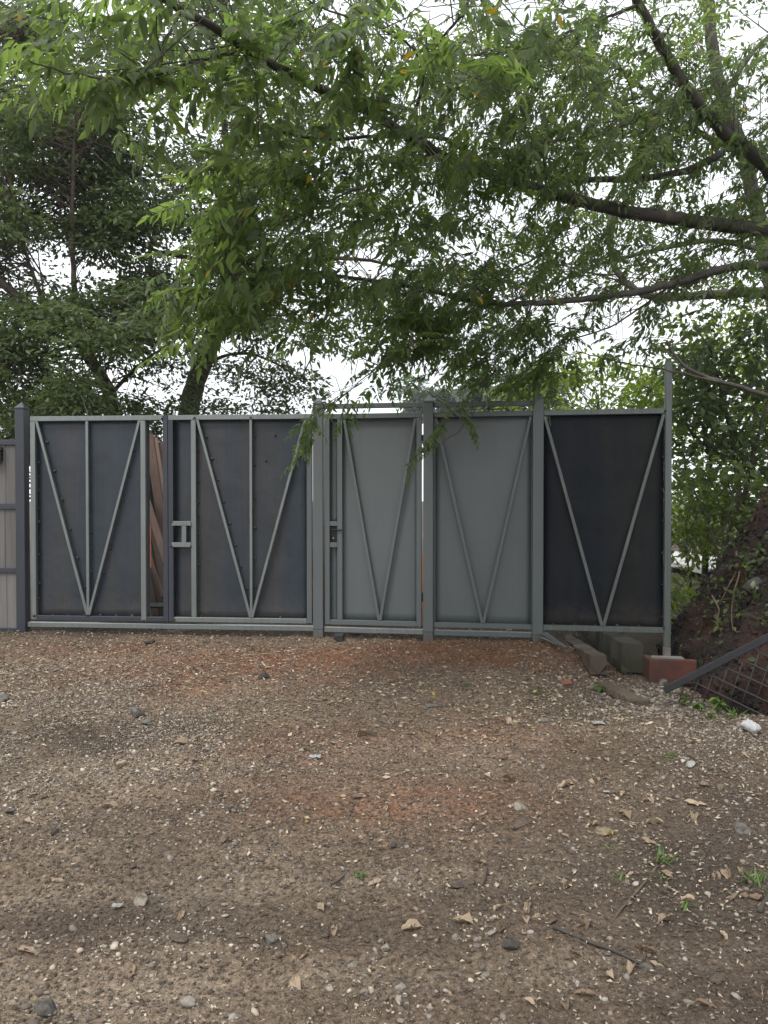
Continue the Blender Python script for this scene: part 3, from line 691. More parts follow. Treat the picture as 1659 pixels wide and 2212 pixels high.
# leaning mesh panel
A = at(1436, 1491, 6.0); B = at(1700, 1356, 5.55)
r = empty('mesh_panel', tuple(A), 'black steel mesh panel slumped against the bank with sloping top tube', 'mesh panel')
d = nrm(B - A); hz = nrm(np.array((d[0], d[1], 0))); nn = np.cross(hz, UP); nn = nn if nn[1] < 0 else -nn
q = np.cross(d, nn); L_ = np.linalg.norm(B - A)
wpart('top_tube', *cbox((A + B)/2 - UP*.0, (d, nn, q), L_/2, .03, .026, .004), M['black_steel'], r)
ang = math.radians(74); dirA = -(hz*math.cos(ang) + UP*math.sin(ang)); dirB = hz*math.cos(math.radians(21)) - UP*math.sin(math.radians(21))
wv = []
for k in range(7):
    s = A + d*(.19 + k*.128)
    e = 1.1 if k < 20 else 1
    wire = tube([s - nn*.004, s - nn*.004 + dirA*(.20 + .10*k)], .0042, 6); wpart('wire', *wire, M['wire'], r)
for k in range(6):
    s = A + d*(.20 + k*.128)
    wire = tube([s + nn*.004, s + nn*.004 + dirB*(1.35 - .08*k)], .0042, 6); wpart('wire', *wire, M['wire'], r)

# ------------------------------------------------------------------ plants: leaf shapes
def leaf_shape(w=.3, fold=.10, droop=.14, tip=.82):
    """lance-shaped leaf, 8 vertices, 8 triangles, length 1 along x"""
    v = np.array([(0, 0, 0), (.32, w*.5, fold*.7), (.30, 0, 0), (.32, -w*.5, fold*.7), (.66, w*.40, fold*.55), (.65, 0, 0), (.66, -w*.40, fold*.55), (1, 0, 0)], float)
    v[:, 2] -= droop*v[:, 0]**2
    t = np.array([(0, 2, 1), (0, 3, 2), (1, 2, 5), (1, 5, 4), (2, 3, 6), (2, 6, 5), (4, 5, 7), (5, 6, 7)])
    return v, t
def small_leaf(w=.42):
    v = np.array([(0, 0, 0), (.45, w*.5, .06), (1, 0, -.10), (.45, -w*.5, .06)], float)
    return v, np.array([(0, 2, 1), (0, 3, 2)])
def compound(seed, n=6, L_=.27):
    """pinnate leaf: thin drooping stalk with paired leaflets"""
    R_ = np.random.RandomState(seed); s = np.linspace(0, 1, 6)
    bend = .18 + .2*R_.rand(); side = .10*(R_.rand() - .5)
    P = lambda t: np.stack([t*L_*(1 - .12*bend*t), side*L_*t*t, -bend*L_*t*t], -1)
    parts = [tube(P(s), np.linspace(.0017, .0008, 6), 3, cap=False)]
    pos, X_, Z_, sc = [], [], [], []
    for k in range(n):
        t = .16 + .80*k/(n - .5)
        for sg in (-1, 1):
            if R_.rand() < .06: continue
            t2 = t + .03*sg + .02*R_.randn(); pos.append(P(np.array(t2))); a = math.radians(50 + 12*R_.randn() - 12*t)
            X_.append((math.cos(a), sg*math.sin(a), -.30 - .25*R_.rand())); Z_.append((.25*R_.randn(), .25*R_.randn() + sg*.1, 1))
            sc.append((.088*(.72 + .45*math.sin(math.pi*min(1, t + .15)))*(.85 + .3*R_.rand())))
    pos.append(P(np.array(1.))); X_.append((1, .1*R_.randn(), -.45)); Z_.append((.2, .1*R_.randn(), 1)); sc.append(.1)
    lv, lt = leaf_shape(.27 + .06*R_.rand(), .09, .18)
    parts.append(stamp(lv, lt, np.array(pos), np.array(X_), np.array(Z_), np.array(sc)))
    return tmerge(parts)
COMP = [compound(s, 5 + s % 3, .23 + .02*(s % 4)) for s in range(8)]

def in_view(P, margin=0.):
    d = P - CAM; f = np.array((0, math.cos(PITCH), -math.sin(PITCH))); u = np.array((0, math.sin(PITCH), math.cos(PITCH)))
    z = d @ f; return (z > .3) & (np.abs(d[:, 0])/z < .5 + margin) & (np.abs(d @ u)/z < .667 + margin), z

def limbs(parent, lst, m, sides=9):
    """branches of a tree as parts; returns sampled points for the twigs to spring from"""
    out = []
    for nm, P, r0, r1 in lst:
        P = np.array([at(*q) if len(q) == 3 else q[:3] for q in P]); n = max(8, 6*len(P)); C = crom(P, n)
        C[1:-1] += .05*r1*rng.normal(size=(n-2, 3)) + .004*rng.normal(size=(n-2, 3)); t = np.linspace(0, 1, n)
        R_ = r0 + (r1 - r0)*t**.85; wpart(nm, *tube(C, R_, sides, .14), m, parent, True)
        out.append(np.column_stack([C, R_]))
    return np.concatenate(out)

# ------------------------------------------------------------------ the overhanging tree
TB = np.array((5.3, 8.6, 0.))
nt = empty('overhanging_tree', tuple(TB), 'tree reaching in from beyond the bank, long olive green feathery leaves hanging over the gate', 'tree')
def H(v): return (*v, 0)
tr = [np.array((5.3, 8.6, .9)), np.array((5.25, 8.5, 2.6)), np.array((5.15, 8.4, 4.2)), np.array((5.1, 8.3, 6.0)), np.array((5.0, 8.2, 8.0))]
NL = limbs(nt, [('trunk', [tuple(k) + (0,) for k in tr], .22, .10)], M['bark'], 12)
c_start = (5.12, 8.35, 4.55, 0); e_start = (5.18, 8.42, 3.9, 0); a_start = (5.15, 8.4, 4.9, 0)
NL = np.concatenate([NL, limbs(nt, [
    ('limb', [c_start, (1659, 494, 7.9), (1500, 478, 7.6), (1300, 446, 7.2), (1100, 390, 6.7), (930, 325, 6.2), (800, 240, 5.6), (690, 192, 5.0), (540, 108, 4.4), (350, -5, 3.7), (250, -90, 3.4)], .085, .011),
    ('limb', [a_start, (1700, 400, 7.8), (1640, 345, 7.6), (1560, 280, 7.4), (1500, 215, 7.2), (1440, 120, 7.0), (1380, 10, 6.8), (1330, -110, 6.5)], .080, .036),
    ('limb', [e_start, (1659, 574, 7.8), (1560, 582, 7.6), (1480, 605, 7.4), (1380, 630, 7.2), (1270, 645, 7.0), (1150, 655, 6.8), (1030, 652, 6.6), (900, 622, 6.4), (760, 600, 6.1), (640, 590, 5.8), (520, 610, 5.4)], .052, .008),
    ('limb', [(1560, 330, 7.9), (1480, 370, 7.7), (1380, 385, 7.5), (1250, 388, 7.2), (1150, 380, 7.0), (1050, 352, 6.7), (960, 300, 6.3), (860, 290, 6.0), (700, 300, 5.4), (560, 270, 4.9)], .04, .009),
    ('branch', [(895, 303, 6.0), (893, 260, 5.9), (905, 210, 5.7), (935, 110, 5.3), (1000, 30, 5.0), (1040, -60, 4.8)], .016, .007),
    ('branch', [(930, 330, 6.2), (830, 390, 6.0), (740, 420, 5.8), (640, 470, 5.5), (520, 500, 5.2), (420, 520, 5.0)], .012, .004),
    ('branch', [(1250, 436, 7.1), (1180, 540, 7.0), (1100, 590, 6.8), (980, 700, 6.7), (860, 760, 6.6), (760, 840, 6.5), (690, 900, 6.4)], .013, .003),
    ('branch', [(1150, 655, 6.8), (1120, 720, 7.0), (1060, 800, 7.0), (1030, 880, 6.95), (990, 930, 6.9), (925, 972, 6.85), (890, 990, 6.8)], .009, .0025),
    ('branch', [(640, 590, 5.8), (540, 680, 5.5), (450, 740, 5.3), (390, 770, 5.2)], .010, .003),
    ('branch', [(1450, 615, 7.3), (1330, 700, 7.4), (1220, 740, 7.5), (1150, 790, 7.6), (1090, 850, 7.6)], .011, .004),
    ('branch', [(1700, 880, 6.4), (1659, 855, 6.4), (1560, 826, 6.5), (1490, 798, 6.6), (1455, 765, 6.7), (1440, 735, 6.7)], .022, .010),
    ('branch', [(1560, 826, 6.5), (1440, 800, 6.6), (1330, 780, 6.8), (1250, 760, 7.0)], .010, .004),
    ('branch', [(540, 108, 4.4), (430, 130, 4.1), (300, 170, 3.8), (160, 160, 3.5), (60, 130, 3.3)], .010, .003),
    ('branch', [(800, 240, 5.6), (900, 130, 5.3), (820, 60, 4.7), (700, 20, 4.2), (600, -40, 4.0)], .010, .004),
    ('branch', [(1380, 10, 6.8), (1250, 60, 6.4), (1120, 110, 6.0), (980, 120, 5.6)], .014, .004),
    ('branch', [(1500, 215, 7.2), (1380, 260, 7.0), (1260, 300, 6.7), (1150, 310, 6.4)], .014, .004),
], M['bark'])])

# clumps of foliage: view x, y, depth, half width, half height (view units), half depth (m), twigs
CL = [(120, 80, 3.4, 100, 70, .4, 9), (60, 150, 3.5, 60, 50, .3, 4), (260, 60, 3.6, 120, 80, .4, 11), (330, 190, 3.8, 120, 60, .4, 10), (450, 60, 3.8, 140, 80, .4, 12),
      (470, 200, 4.2, 120, 70, .4, 11), (300, 290, 4.2, 80, 40, .3, 4), (620, 60, 4.1, 150, 90, .4, 14), (640, 190, 4.5, 130, 70, .4, 13), (800, 70, 4.5, 150, 90, .5, 14),
      (830, 200, 5.0, 130, 80, .5, 14), (990, 70, 5.0, 140, 90, .5, 14), (1000, 210, 5.5, 140, 80, .5, 15), (1150, 110, 6.0, 130, 100, .6, 14), (1170, 260, 6.2, 130, 80, .6, 15),
      (560, 290, 4.7, 110, 60, .4, 9), (700, 300, 5.1, 130, 70, .4, 13), (850, 330, 5.6, 130, 70, .5, 14), (1010, 330, 6.2, 140, 70, .5, 14), (1300, 310, 6.9, 120, 90, .6, 14),
      (470, 400, 5.0, 70, 50, .3, 5), (590, 410, 5.1, 110, 60, .4, 10), (740, 420, 5.5, 120, 70, .5, 14), (900, 430, 6.0, 130, 70, .5, 15), (1060, 440, 6.5, 130, 70, .6, 14),
      (430, 510, 5.0, 70, 50, .3, 8), (530, 510, 5.2, 100, 60, .4, 11), (660, 520, 5.6, 110, 70, .5, 14), (800, 540, 6.0, 120, 70, .5, 15), (950, 550, 6.4, 120, 70, .5, 15), (1110, 560, 6.9, 130, 70, .6, 14),
      (430, 620, 5.1, 60, 60, .3, 9), (530, 620, 5.4, 90, 60, .4, 11), (650, 630, 5.7, 100, 60, .4, 12), (410, 710, 5.2, 60, 50, .3, 8), (500, 710, 5.4, 80, 50, .3, 9), (600, 700, 5.7, 90, 50, .4, 9),
      (790, 650, 6.1, 110, 60, .5, 13), (930, 670, 6.5, 110, 60, .5, 14), (1070, 680, 6.9, 110, 60, .5, 11), (800, 740, 6.3, 90, 40, .4, 10), (910, 750, 6.6, 100, 45, .4, 14), (1020, 760, 6.9, 90, 45, .4, 12),
      (840, 810, 6.5, 70, 30, .3, 8), (960, 810, 6.9, 80, 35, .4, 10), (1090, 790, 7.3, 80, 60, .4, 12), (1150, 840, 7.5, 60, 40, .3, 8), (1190, 750, 7.5, 80, 60, .4, 9),
      (1250, 440, 7.2, 130, 60, .6, 10), (1260, 560, 7.4, 110, 60, .6, 11), (1290, 660, 7.5, 110, 60, .5, 9), (1400, 380, 7.6, 90, 60, .6, 10), (1430, 520, 7.8, 110, 60, .5, 8), (1400, 640, 7.6, 100, 60, .5, 8),
      (1530, 400, 7.9, 90, 60, .5, 11), (1560, 540, 7.9, 90, 50, .5, 11), (1550, 640, 7.8, 90, 50, .5, 8), (1370, 730, 7.4, 70, 50, .4, 6), (1320, 130, 6.9, 100, 90, .6, 9), (1440, 200, 7.3, 70, 80, .5, 7),
      (1570, 180, 7.6, 90, 70, .5, 8), (1620, 280, 7.7, 70, 60, .5, 9), (1500, 60, 7.4, 110, 70, .6, 7), (1640, 70, 7.6, 80, 70, .5, 6), (1460, 310, 7.4, 90, 50, .4, 9), (1650, 420, 8, 60, 60, .4, 8), (1650, 600, 7.9, 60, 50, .4, 7)]
tips, tdir = [], []
for (vx, vy, d_, rx, ry, rd, n) in CL:
    n = max(2, int(round(n*(.56 if d_ < 5 else 1.05 if (vy > 630 and vx > 740) else .76 if vx < 1050 else 2.0 if vy < 330 else 1.6)))); lift = .32 if (vx < 950 and vy < 340) else 0.
    for k in range(n):
        q = rng.uniform(-1.2, 1.2, 3)
        tips.append(at(vx + rx*q[0], vy - 18 - 12*sst(600, 840, vy) + ry*q[1], d_ + lift + rd*q[2])); tdir.append(nrm(np.array((-.75, -.45, -.42)) + .55*rng.normal(size=3)))
for (vx, vy, d_, dx) in [(646, 955, 6.40, -.4), (676, 940, 6.41, -.3), (648, 985, 6.39, -.4), (662, 915, 6.42, -.5), (700, 875, 6.4, -.6), (735, 905, 6.45, -.5), (780, 865, 6.5, -.6), (820, 850, 6.5, -.5),
                         (900, 975, 6.8, -.5), (930, 950, 6.84, -.6), (1015, 915, 6.9, .5), (985, 880, 6.92, -.8), (1170, 870, 7.4, -.2), (1200, 860, 7.45, .2), (1240, 800, 7.5, .1), (1290, 790, 7.3, -.3), (1340, 790, 7.2, .3)]:
    tips.append(at(vx, vy, d_)); tdir.append(nrm(np.array((dx, -.25, -.75)) + .15*rng.normal(size=3)))
tips = np.array(tips); tdir = np.array(tdir); tscale = np.ones(len(tips)); tscale = np.where(tips[:, 1] > 5.4, .80, 1.) ; tscale[-17:] = .72
tw, lp, lx, lz, lvv, lss = [], [], [], [], [], []
trunk_dir = nrm(np.array((1., .3, .35)))
for T, d_, ts_ in zip(tips, tdir, tscale):
    dist = np.linalg.norm(NL[:, :3] - (T + .35*trunk_dir), axis=1) ; a = NL[rng.choice(np.where(dist < dist.min() + .35)[0]), :3]
    ln = (.34 + .16*rng.rand())*(.8 if ts_ < .75 else 1); s = T - d_*ln; s2 = (a + s)/2 + .12*rng.normal(size=3) + UP*.06
    C = crom(np.array([a, s2, s, T]), 9); gap = np.linalg.norm(a - T)
    tw.append(tube(C, np.linspace(.0035 + .0022*min(gap, 1.6), .0014, 9), 4, cap=False))
    nl = rng.randint(3, 6) if ts_ > .75 else 3; ph = rng.rand()*6.28
    for k in range(nl + 1):
        t = 1. if k == nl else .25 + .7*k/nl; b = s + d_*ln*t
        sd_ = nrm(np.cross(d_, UP + .2*rng.normal(size=3)))*(1 if k % 2 else -1)
        x_ = nrm(d_*.75 + (0 if k == nl else .85)*sd_ + np.array((0, 0, -.25)) + .22*rng.normal(size=3))
        lp.append(b); lx.append(x_); lz.append(UP + .38*rng.normal(size=3)); lvv.append(rng.randint(8)); lss.append(ts_)
lp, lx, lz, lvv = np.array(lp), np.array(lx), np.array(lz), np.array(lvv)
lsc = (.82 + .4*rng.rand(len(lp)))*np.array(lss)
wpart('twigs', *tmerge(tw), M['twig'], nt, False, 'stuff')
vis, dep = in_view(lp + .12*lx, .0); score = np.where(vis, dep, 1e9); order = np.argsort(score); big = order[:300]; rest = np.setdiff1d(np.arange(len(lp)), big)
CM = [tri_mesh('leaf', v, t, M['leaf_near']) for v, t in COMP]
for k in big:
    x_ = nrm(lx[k]); z_ = nrm(lz[k] - np.dot(lz[k], x_)*x_); y_ = np.cross(z_, x_)
    o = link('leaf', CM[lvv[k]], nt); m4 = Matrix([[x_[0], y_[0], z_[0], 0], [x_[1], y_[1], z_[1], 0], [x_[2], y_[2], z_[2], 0], [0, 0, 0, 1]])
    o.matrix_local = Matrix.Translation(Vector(lp[k] - TB)) @ m4 @ Matrix.Scale(lsc[k], 4)
prt = []
for q in range(8):
    s_ = rest[lvv[rest] == q]
    if len(s_): prt.append(stamp(COMP[q][0], COMP[q][1], lp[s_], lx[s_], lz[s_], lsc[s_]))
wpart('crown', *tmerge(prt), M['leaf_near'], nt, False, 'stuff')

# ------------------------------------------------------------------ trees behind the gate
def spray_crown(parent, NLp, clumps, leaf, size, nleaf, m, twm, rad=.42, flat=.32, zbias=1., droop=.3, jit=.5, twr=.006):
    """crown of flat leafy sprays set about the clump centres, each on a twig from the nearest limb"""
    P, X_, Z_, sc, tw = [], [], [], [], []
    for (vx, vy, d_, rx, ry, rd, n) in clumps:
        for k in range(int(n)):
            q = np.clip(rng.normal(size=3)*.55, -1.1, 1.1); c = at(vx + rx*q[0], vy + ry*q[1], d_ + rd*q[2])
            ds = np.linalg.norm(NLp[:, :3] - c, axis=1); a = NLp[rng.choice(np.where(ds < ds.min()*1.15 + .25)[0]), :3]; g = np.linalg.norm(a - c)
            C = crom(np.array([a, (a + c)/2 + .12*g*rng.normal(size=3)*.6, c]), 6); tw.append(tube(C, np.linspace(twr + .004*min(g, 2.5), .003, 6), 3, cap=False))
            M_ = int(nleaf*(.7 + .6*rng.rand())); r_ = rad*(.7 + .6*rng.rand())
            an = rng.rand(M_)*6.283; rho = np.sqrt(rng.rand(M_)); tilt = nrm(UP + (.28 if flat > .25 else .16)*rng.normal(size=3)); t1 = nrm(np.cross(tilt, (1, .2, .1))); t2 = np.cross(tilt, t1)
            rd_ = np.cos(an)[:, None]*t1 + np.sin(an)[:, None]*t2
            pp = c + (rho*r_)[:, None]*rd_ - (droop*r_*rho**2)[:, None]*UP + (flat*r_*.5*rng.normal(size=M_))[:, None]*tilt
            P.append(pp); X_.append(rd_ + jit*rng.normal(size=(M_, 3)) - .25*UP); Z_.append(zbias*tilt + jit*rng.normal(size=(M_, 3))); sc.append(size*(.65 + .7*rng.rand(M_)))
    P = np.concatenate(P); wpart('twigs', *tmerge(tw), twm, parent, False, 'stuff')
    wpart('crown', *stamp(leaf[0], leaf[1], P, np.concatenate(X_), np.concatenate(Z_), np.concatenate(sc)), m, parent, False, 'stuff')

def cells(x0, y0, x1, y1, step, d_, rd, n, keep=1., holes=(), jd=.8):
    """clumps over a patch of crown, with irregular gaps"""
    out = []
    for y in np.arange(y0, y1, step*.8):
        for x in np.arange(x0, x1, step):
            xx = x + step*.4*rng.randn(); yy = y + step*.35*rng.randn()
            if rng.rand() > keep or any(((xx - h[0])/h[2])**2 + ((yy - h[1])/h[3])**2 < 1 for h in holes): continue
            out.append((xx, yy, d_ + jd*rng.randn(), step*.6, step*.42, rd, n*(.6 + .8*rng.rand())))
    return out

# tree B: thick leaning trunk
r = empty('tree', (at(398, 1000, 13.5)[0], 13.5, .1), 'dark leaved tree with thick leaning trunk behind the bare steel leaf', 'tree', 'trees behind the gate')
L1 = limbs(r, [('trunk', [(388, 1270, 13.5), (396, 1000, 13.5), (408, 880, 13.5), (433, 800, 13.5), (470, 700, 13.4), (503, 580, 13.3), (518, 480, 13.2), (521, 425, 13.1)], .20, .13),
    ('limb', [(519, 450, 13.1), (455, 402, 12.9), (370, 355, 12.7), (260, 290, 12.5), (190, 222, 12.3), (110, 120, 12), (40, 20, 11.8)], .085, .03),
    ('limb', [(521, 425, 13.1), (560, 388, 13.2), (640, 330, 13.4), (740, 270, 13.6), (860, 240, 13.8)], .08, .03),
    ('limb', [(521, 440, 13.1), (492, 330, 13), (480, 230, 12.8), (462, 120, 12.6), (450, -30, 12.4)], .075, .03),
    ('limb', [(480, 660, 13.4), (560, 610, 13.2), (660, 570, 13), (780, 560, 12.8), (900, 590, 12.7)], .06, .02),
    ('limb', [(500, 590, 13.3), (420, 560, 13.6), (330, 540, 13.8), (240, 500, 14)], .06, .02),
    ('limb', [(440, 790, 13.5), (500, 765, 13.3), (560, 770, 13.1), (620, 800, 12.9), (660, 830, 12.8)], .035, .01),
    ('limb', [(470, 700, 13.4), (560, 690, 13.2), (680, 700, 13), (760, 720, 12.9)], .04, .012)], M['bark_dark'])
hB = [(700, 870, 60, 40), (375, 265, 48, 30), (600, 860, 10, 10), (330, 330, 16, 10), (470, 330, 24, 18)]
clB = cells(-120, -40, 720, 420, 105, 12.8, .8, 9.5, .9, hB) + cells(560, 380, 980, 740, 95, 13.0, .7, 5, .8) + cells(280, 380, 600, 760, 100, 13.3, .7, 8, .85) + cells(700, 60, 1000, 380, 110, 13.4, .7, 4, .7)
clB += [(520, 790, 13.2, 50, 30, .4, 7), (590, 810, 13.0, 50, 30, .4, 8), (640, 835, 12.9, 35, 25, .3, 5), (560, 850, 13.1, 40, 25, .3, 4), (500, 870, 13.2, 30, 20, .3, 3), (610, 870, 13, 30, 15, .3, 2)]
spray_crown(r, L1, clB, small_leaf(.46), .098, 84, M['leaf_dark'], M['bark_dark'], .52, .15)

# tree C: forked trunk at the left
r = empty('tree', (at(252, 1000, 11.5)[0], 11.5, .1), 'dark tree with crooked forking trunk at the far left behind the gate', 'tree', 'trees behind the gate')
L2 = limbs(r, [('trunk', [(262, 1300, 11.5), (252, 1000, 11.5), (246, 890, 11.5), (230, 835, 11.5), (192, 772, 11.4), (160, 722, 11.3), (110, 690, 11.2), (40, 640, 11), (-60, 560, 10.8)], .135, .05),
    ('limb', [(186, 760, 11.4), (165, 690, 11.3), (160, 600, 11.2), (155, 500, 11.1), (158, 380, 11), (162, 260, 10.9)], .055, .02),
    ('limb', [(240, 850, 11.5), (300, 790, 11.6), (370, 740, 11.7), (430, 700, 11.8)], .035, .012),
    ('limb', [(192, 772, 11.4), (260, 690, 11.5), (320, 610, 11.7), (325, 540, 11.8), (350, 470, 11.9), (390, 410, 12)], .045, .014),
    ('limb', [(110, 690, 11.2), (60, 560, 11), (30, 430, 10.8)], .04, .014)], M['bark_dark'])
clC = cells(-120, 380, 400, 800, 92, 11.4, .6, 11, .95, [(345, 480, 26, 40), (285, 560, 20, 20)]) + cells(-120, 770, 110, 900, 85, 11.2, .4, 8) + cells(200, 720, 440, 850, 80, 11.7, .5, 6.5, .7) + cells(-120, 120, 260, 400, 95, 11.2, .5, 7, .85, [(60, 280, 22, 14)])
spray_crown(r, L2, clC, small_leaf(.46), .092, 92, M['leaf_dark'], M['bark_dark'], .50, .13)

# dense shrub low at the left
r = empty('shrub', (at(120, 950, 10.3)[0], 10.3, .1), 'dense blackish green shrub rising over the left end of the gate', 'shrub')
L3 = limbs(r, [('stem', [(130, 1300, 10.3), (125, 1000, 10.3), (118, 880, 10.3), (100, 800, 10.3)], .05, .02), ('stem', [(125, 1100, 10.3), (60, 950, 10.2), (10, 880, 10.2)], .03, .012)], M['bark_dark'])
spray_crown(r, L3, cells(-90, 800, 190, 1000, 60, 10.3, .4, 9) + [(120, 830, 10.3, 60, 45, .3, 16)], small_leaf(.45), .08, 62, M['leaf_dark'], M['bark_dark'], .32, .5)

# slender tree at upper right
r = empty('tree', (at(1680, 1000, 11.5)[0], 11.5, .1), 'grey stemmed tree at the right edge behind the big branches', 'tree', 'trees behind the gate')
L4 = limbs(r, [('trunk', [(1720, 1300, 11.5), (1690, 800, 11.5), (1655, 540, 11.5), (1628, 430, 11.4), (1605, 330, 11.3), (1562, 210, 11.1), (1538, 100, 10.9), (1526, -60, 10.7)], .14, .075),
    ('limb', [(1690, 700, 10.4), (1659, 636, 10.2), (1560, 636, 10), (1480, 640, 9.9), (1420, 642, 9.8), (1372, 626, 9.8), (1330, 582, 9.8), (1318, 520, 9.8), (1322, 450, 9.9)], .075, .035),
    ('limb', [(1605, 330, 11.3), (1500, 280, 11.2), (1400, 200, 11), (1310, 130, 10.9), (1220, 90, 10.8)], .05, .02),
    ('limb', [(1650, 540, 11.5), (1540, 520, 11.6), (1420, 540, 11.7), (1300, 570, 11.8), (1180, 620, 12), (1080, 660, 12)], .05, .02),
    ('limb', [(1562, 210, 11.1), (1620, 120, 11), (1680, 60, 10.9)], .05, .02)], M['bark_pale'])
hR = [(1590, 130, 55, 60), (1290, 500, 30, 18), (1330, 690, 60, 25), (1230, 705, 40, 18), (1450, 500, 45, 18), (1240, 770, 30, 14), (1420, 60, 30, 25)]
clR = cells(960, 100, 1420, 420, 105, 11.3, .6, 4.6, .8, hR) + cells(980, 420, 1420, 720, 105, 11.8, .6, 4.2, .7, hR) + cells(1400, -20, 1720, 640, 115, 11.2, .6, 4.5, .72, hR)
spray_crown(r, L4, clR, small_leaf(.40), .10, 50, M['leaf_mid'], M['bark'], .45)

# bushes right of the gate, near to far
def bush(x, dep, name, label, stems, clumps, size, nleaf, m, rad, leaf=None, group='bushes behind the bank', flat=.6):
    r = empty(name, (at(x, 1106, dep)[0], at(x, 1106, dep)[1], .1), label, 'bush', group)
    Lb = limbs(r, stems, M['bark'], 6); spray_crown(r, Lb, clumps, leaf or leaf_shape(.5, .06, .18), size, nleaf, m, M['twig'], rad, flat, 1., .25, .6, .004)
bush(1300, 11.5, 'leafy_bush', 'bright green bush rising above the black steel panel', [('stem', [(1300, 1330, 11.5), (1300, 1000, 11.5), (1290, 850, 11.5)], .05, .02), ('stem', [(1300, 1100, 11.5), (1380, 900, 11.4), (1410, 820, 11.4)], .03, .01), ('stem', [(1300, 1100, 11.5), (1230, 920, 11.6)], .03, .01)],
     cells(1190, 815, 1450, 960, 62, 11.4, .5, 6, .95), .085, 44, M['leaf_bright'], .34)
bush(1560, 10.6, 'leafy_bush', 'broad yellow green bush beyond the bank beside the tall post', [('stem', [(1520, 1330, 10.6), (1530, 1050, 10.6), (1550, 860, 10.6)], .05, .02), ('stem', [(1530, 1050, 10.6), (1620, 900, 10.5), (1680, 780, 10.4)], .03, .01), ('stem', [(1520, 1200, 10.6), (1480, 1000, 10.6), (1470, 900, 10.6)], .03, .01)],
     cells(1450, 720, 1740, 1130, 62, 10.6, .5, 5, .9, (), .4), .09, 40, M['leaf_bright'], .36)
bush(1540, 9.0, 'leafy_bush', 'dark green bush with drooping leaves hanging over the bank', [('stem', [(1600, 1150, 8.8), (1590, 1000, 8.9), (1560, 850, 8.9), (1530, 740, 8.9)], .04, .012), ('stem', [(1590, 1000, 8.9), (1510, 950, 8.9), (1470, 900, 8.9)], .025, .008), ('stem', [(1600, 1100, 8.8), (1650, 900, 8.7), (1690, 800, 8.7)], .03, .01)],
     cells(1475, 700, 1690, 900, 56, 9.0, .4, 3.8, .75, (), .3) + cells(1475, 900, 1680, 1080, 60, 8.8, .35, 3.4, .75, (), .3), .10, 32, M['leaf_dark'], .30)
bush(1500, 7.9, 'leafy_bush', 'low mixed bush growing at the left shoulder of the bank', [('stem', [(1560, 1230, 7.8), (1530, 1130, 7.9), (1490, 1040, 7.9)], .02, .006), ('stem', [(1560, 1230, 7.8), (1580, 1100, 7.8), (1570, 1020, 7.8)], .02, .006)],
     cells(1485, 1000, 1640, 1190, 46, 7.9, .15, 2.4, .85, (), .12), .075, 26, M['leaf_mid'], .22)
bush(1240, 14.0, 'leafy_bush', 'pale green thicket top between the two rightmost grey posts', [('stem', [(1180, 1290, 14), (1180, 1000, 14), (1170, 900, 14)], .05, .02), ('stem', [(1180, 1000, 14), (1080, 900, 14)], .03, .01)],
     cells(1050, 850, 1200, 980, 60, 14, .5, 3.5, .8), .11, 26, M['leaf_bright'], .4)
bush(1470, 9.6, 'leafy_bush', 'low yellow green undergrowth seen past the foot of the tall post', [('stem', [(1500, 1400, 9.6), (1490, 1250, 9.6), (1475, 1150, 9.6)], .02, .006), ('stem', [(1500, 1400, 9.6), (1530, 1250, 9.6)], .02, .006)],
     cells(1452, 1090, 1540, 1400, 44, 9.6, .3, 4, .85, [(1465, 1225, 14, 40)], .3), .08, 30, M['leaf_bright'], .24)
bush(330, 12.2, 'leafy_bush', 'dark leaves filling the top of the gate slot behind the shed', [('stem', [(330, 1280, 12.2), (335, 1000, 12.2), (340, 920, 12.2)], .03, .012)],
     cells(280, 900, 400, 990, 40, 12.2, .3, 4, .95), .08, 50, M['leaf_dark'], .3, small_leaf(.46), 'low growth behind the left gate')
# far pale trees
r = empty('far_tree', (at(950, 1106, 90)[0], 90, .1), 'pale hazy distant tree showing above the small door', 'tree')
L5 = limbs(r, [('trunk', [(960, 1145, 90), (958, 1000, 90), (952, 900, 90), (945, 860, 90)], .8, .35), ('limb', [(955, 940, 90), (915, 880, 90), (895, 870, 90)], .2, .08), ('limb', [(955, 920, 90), (990, 865, 90), (1010, 850, 90)], .2, .08)], M['bark'], 6)
spray_crown(r, L5, cells(890, 832, 1040, 900, 24, 90, 1.5, 5, .8), small_leaf(.5),   .72, 34, M['leaf_far'], M['bark'], 1.6, .35)
r = empty('far_tree', (at(1110, 1106, 48)[0], 48, .1), 'hazy distant tree behind the fixed grey panel', 'tree')
L5 = limbs(r, [('trunk', [(1100, 1150, 48), (1100, 1000, 48), (1095, 880, 48)], .5, .2), ('limb', [(1100, 940, 48), (1060, 860, 48)], .2, .08), ('limb', [(1100, 920, 48), (1150, 850, 48)], .2, .08)], M['bark'], 6)
spray_crown(r, L5, cells(1020, 815, 1220, 910, 30, 48, 1.5, 5, .85), small_leaf(.5), .42, 34, M['leaf_far'], M['bark'], 1.0, .35)

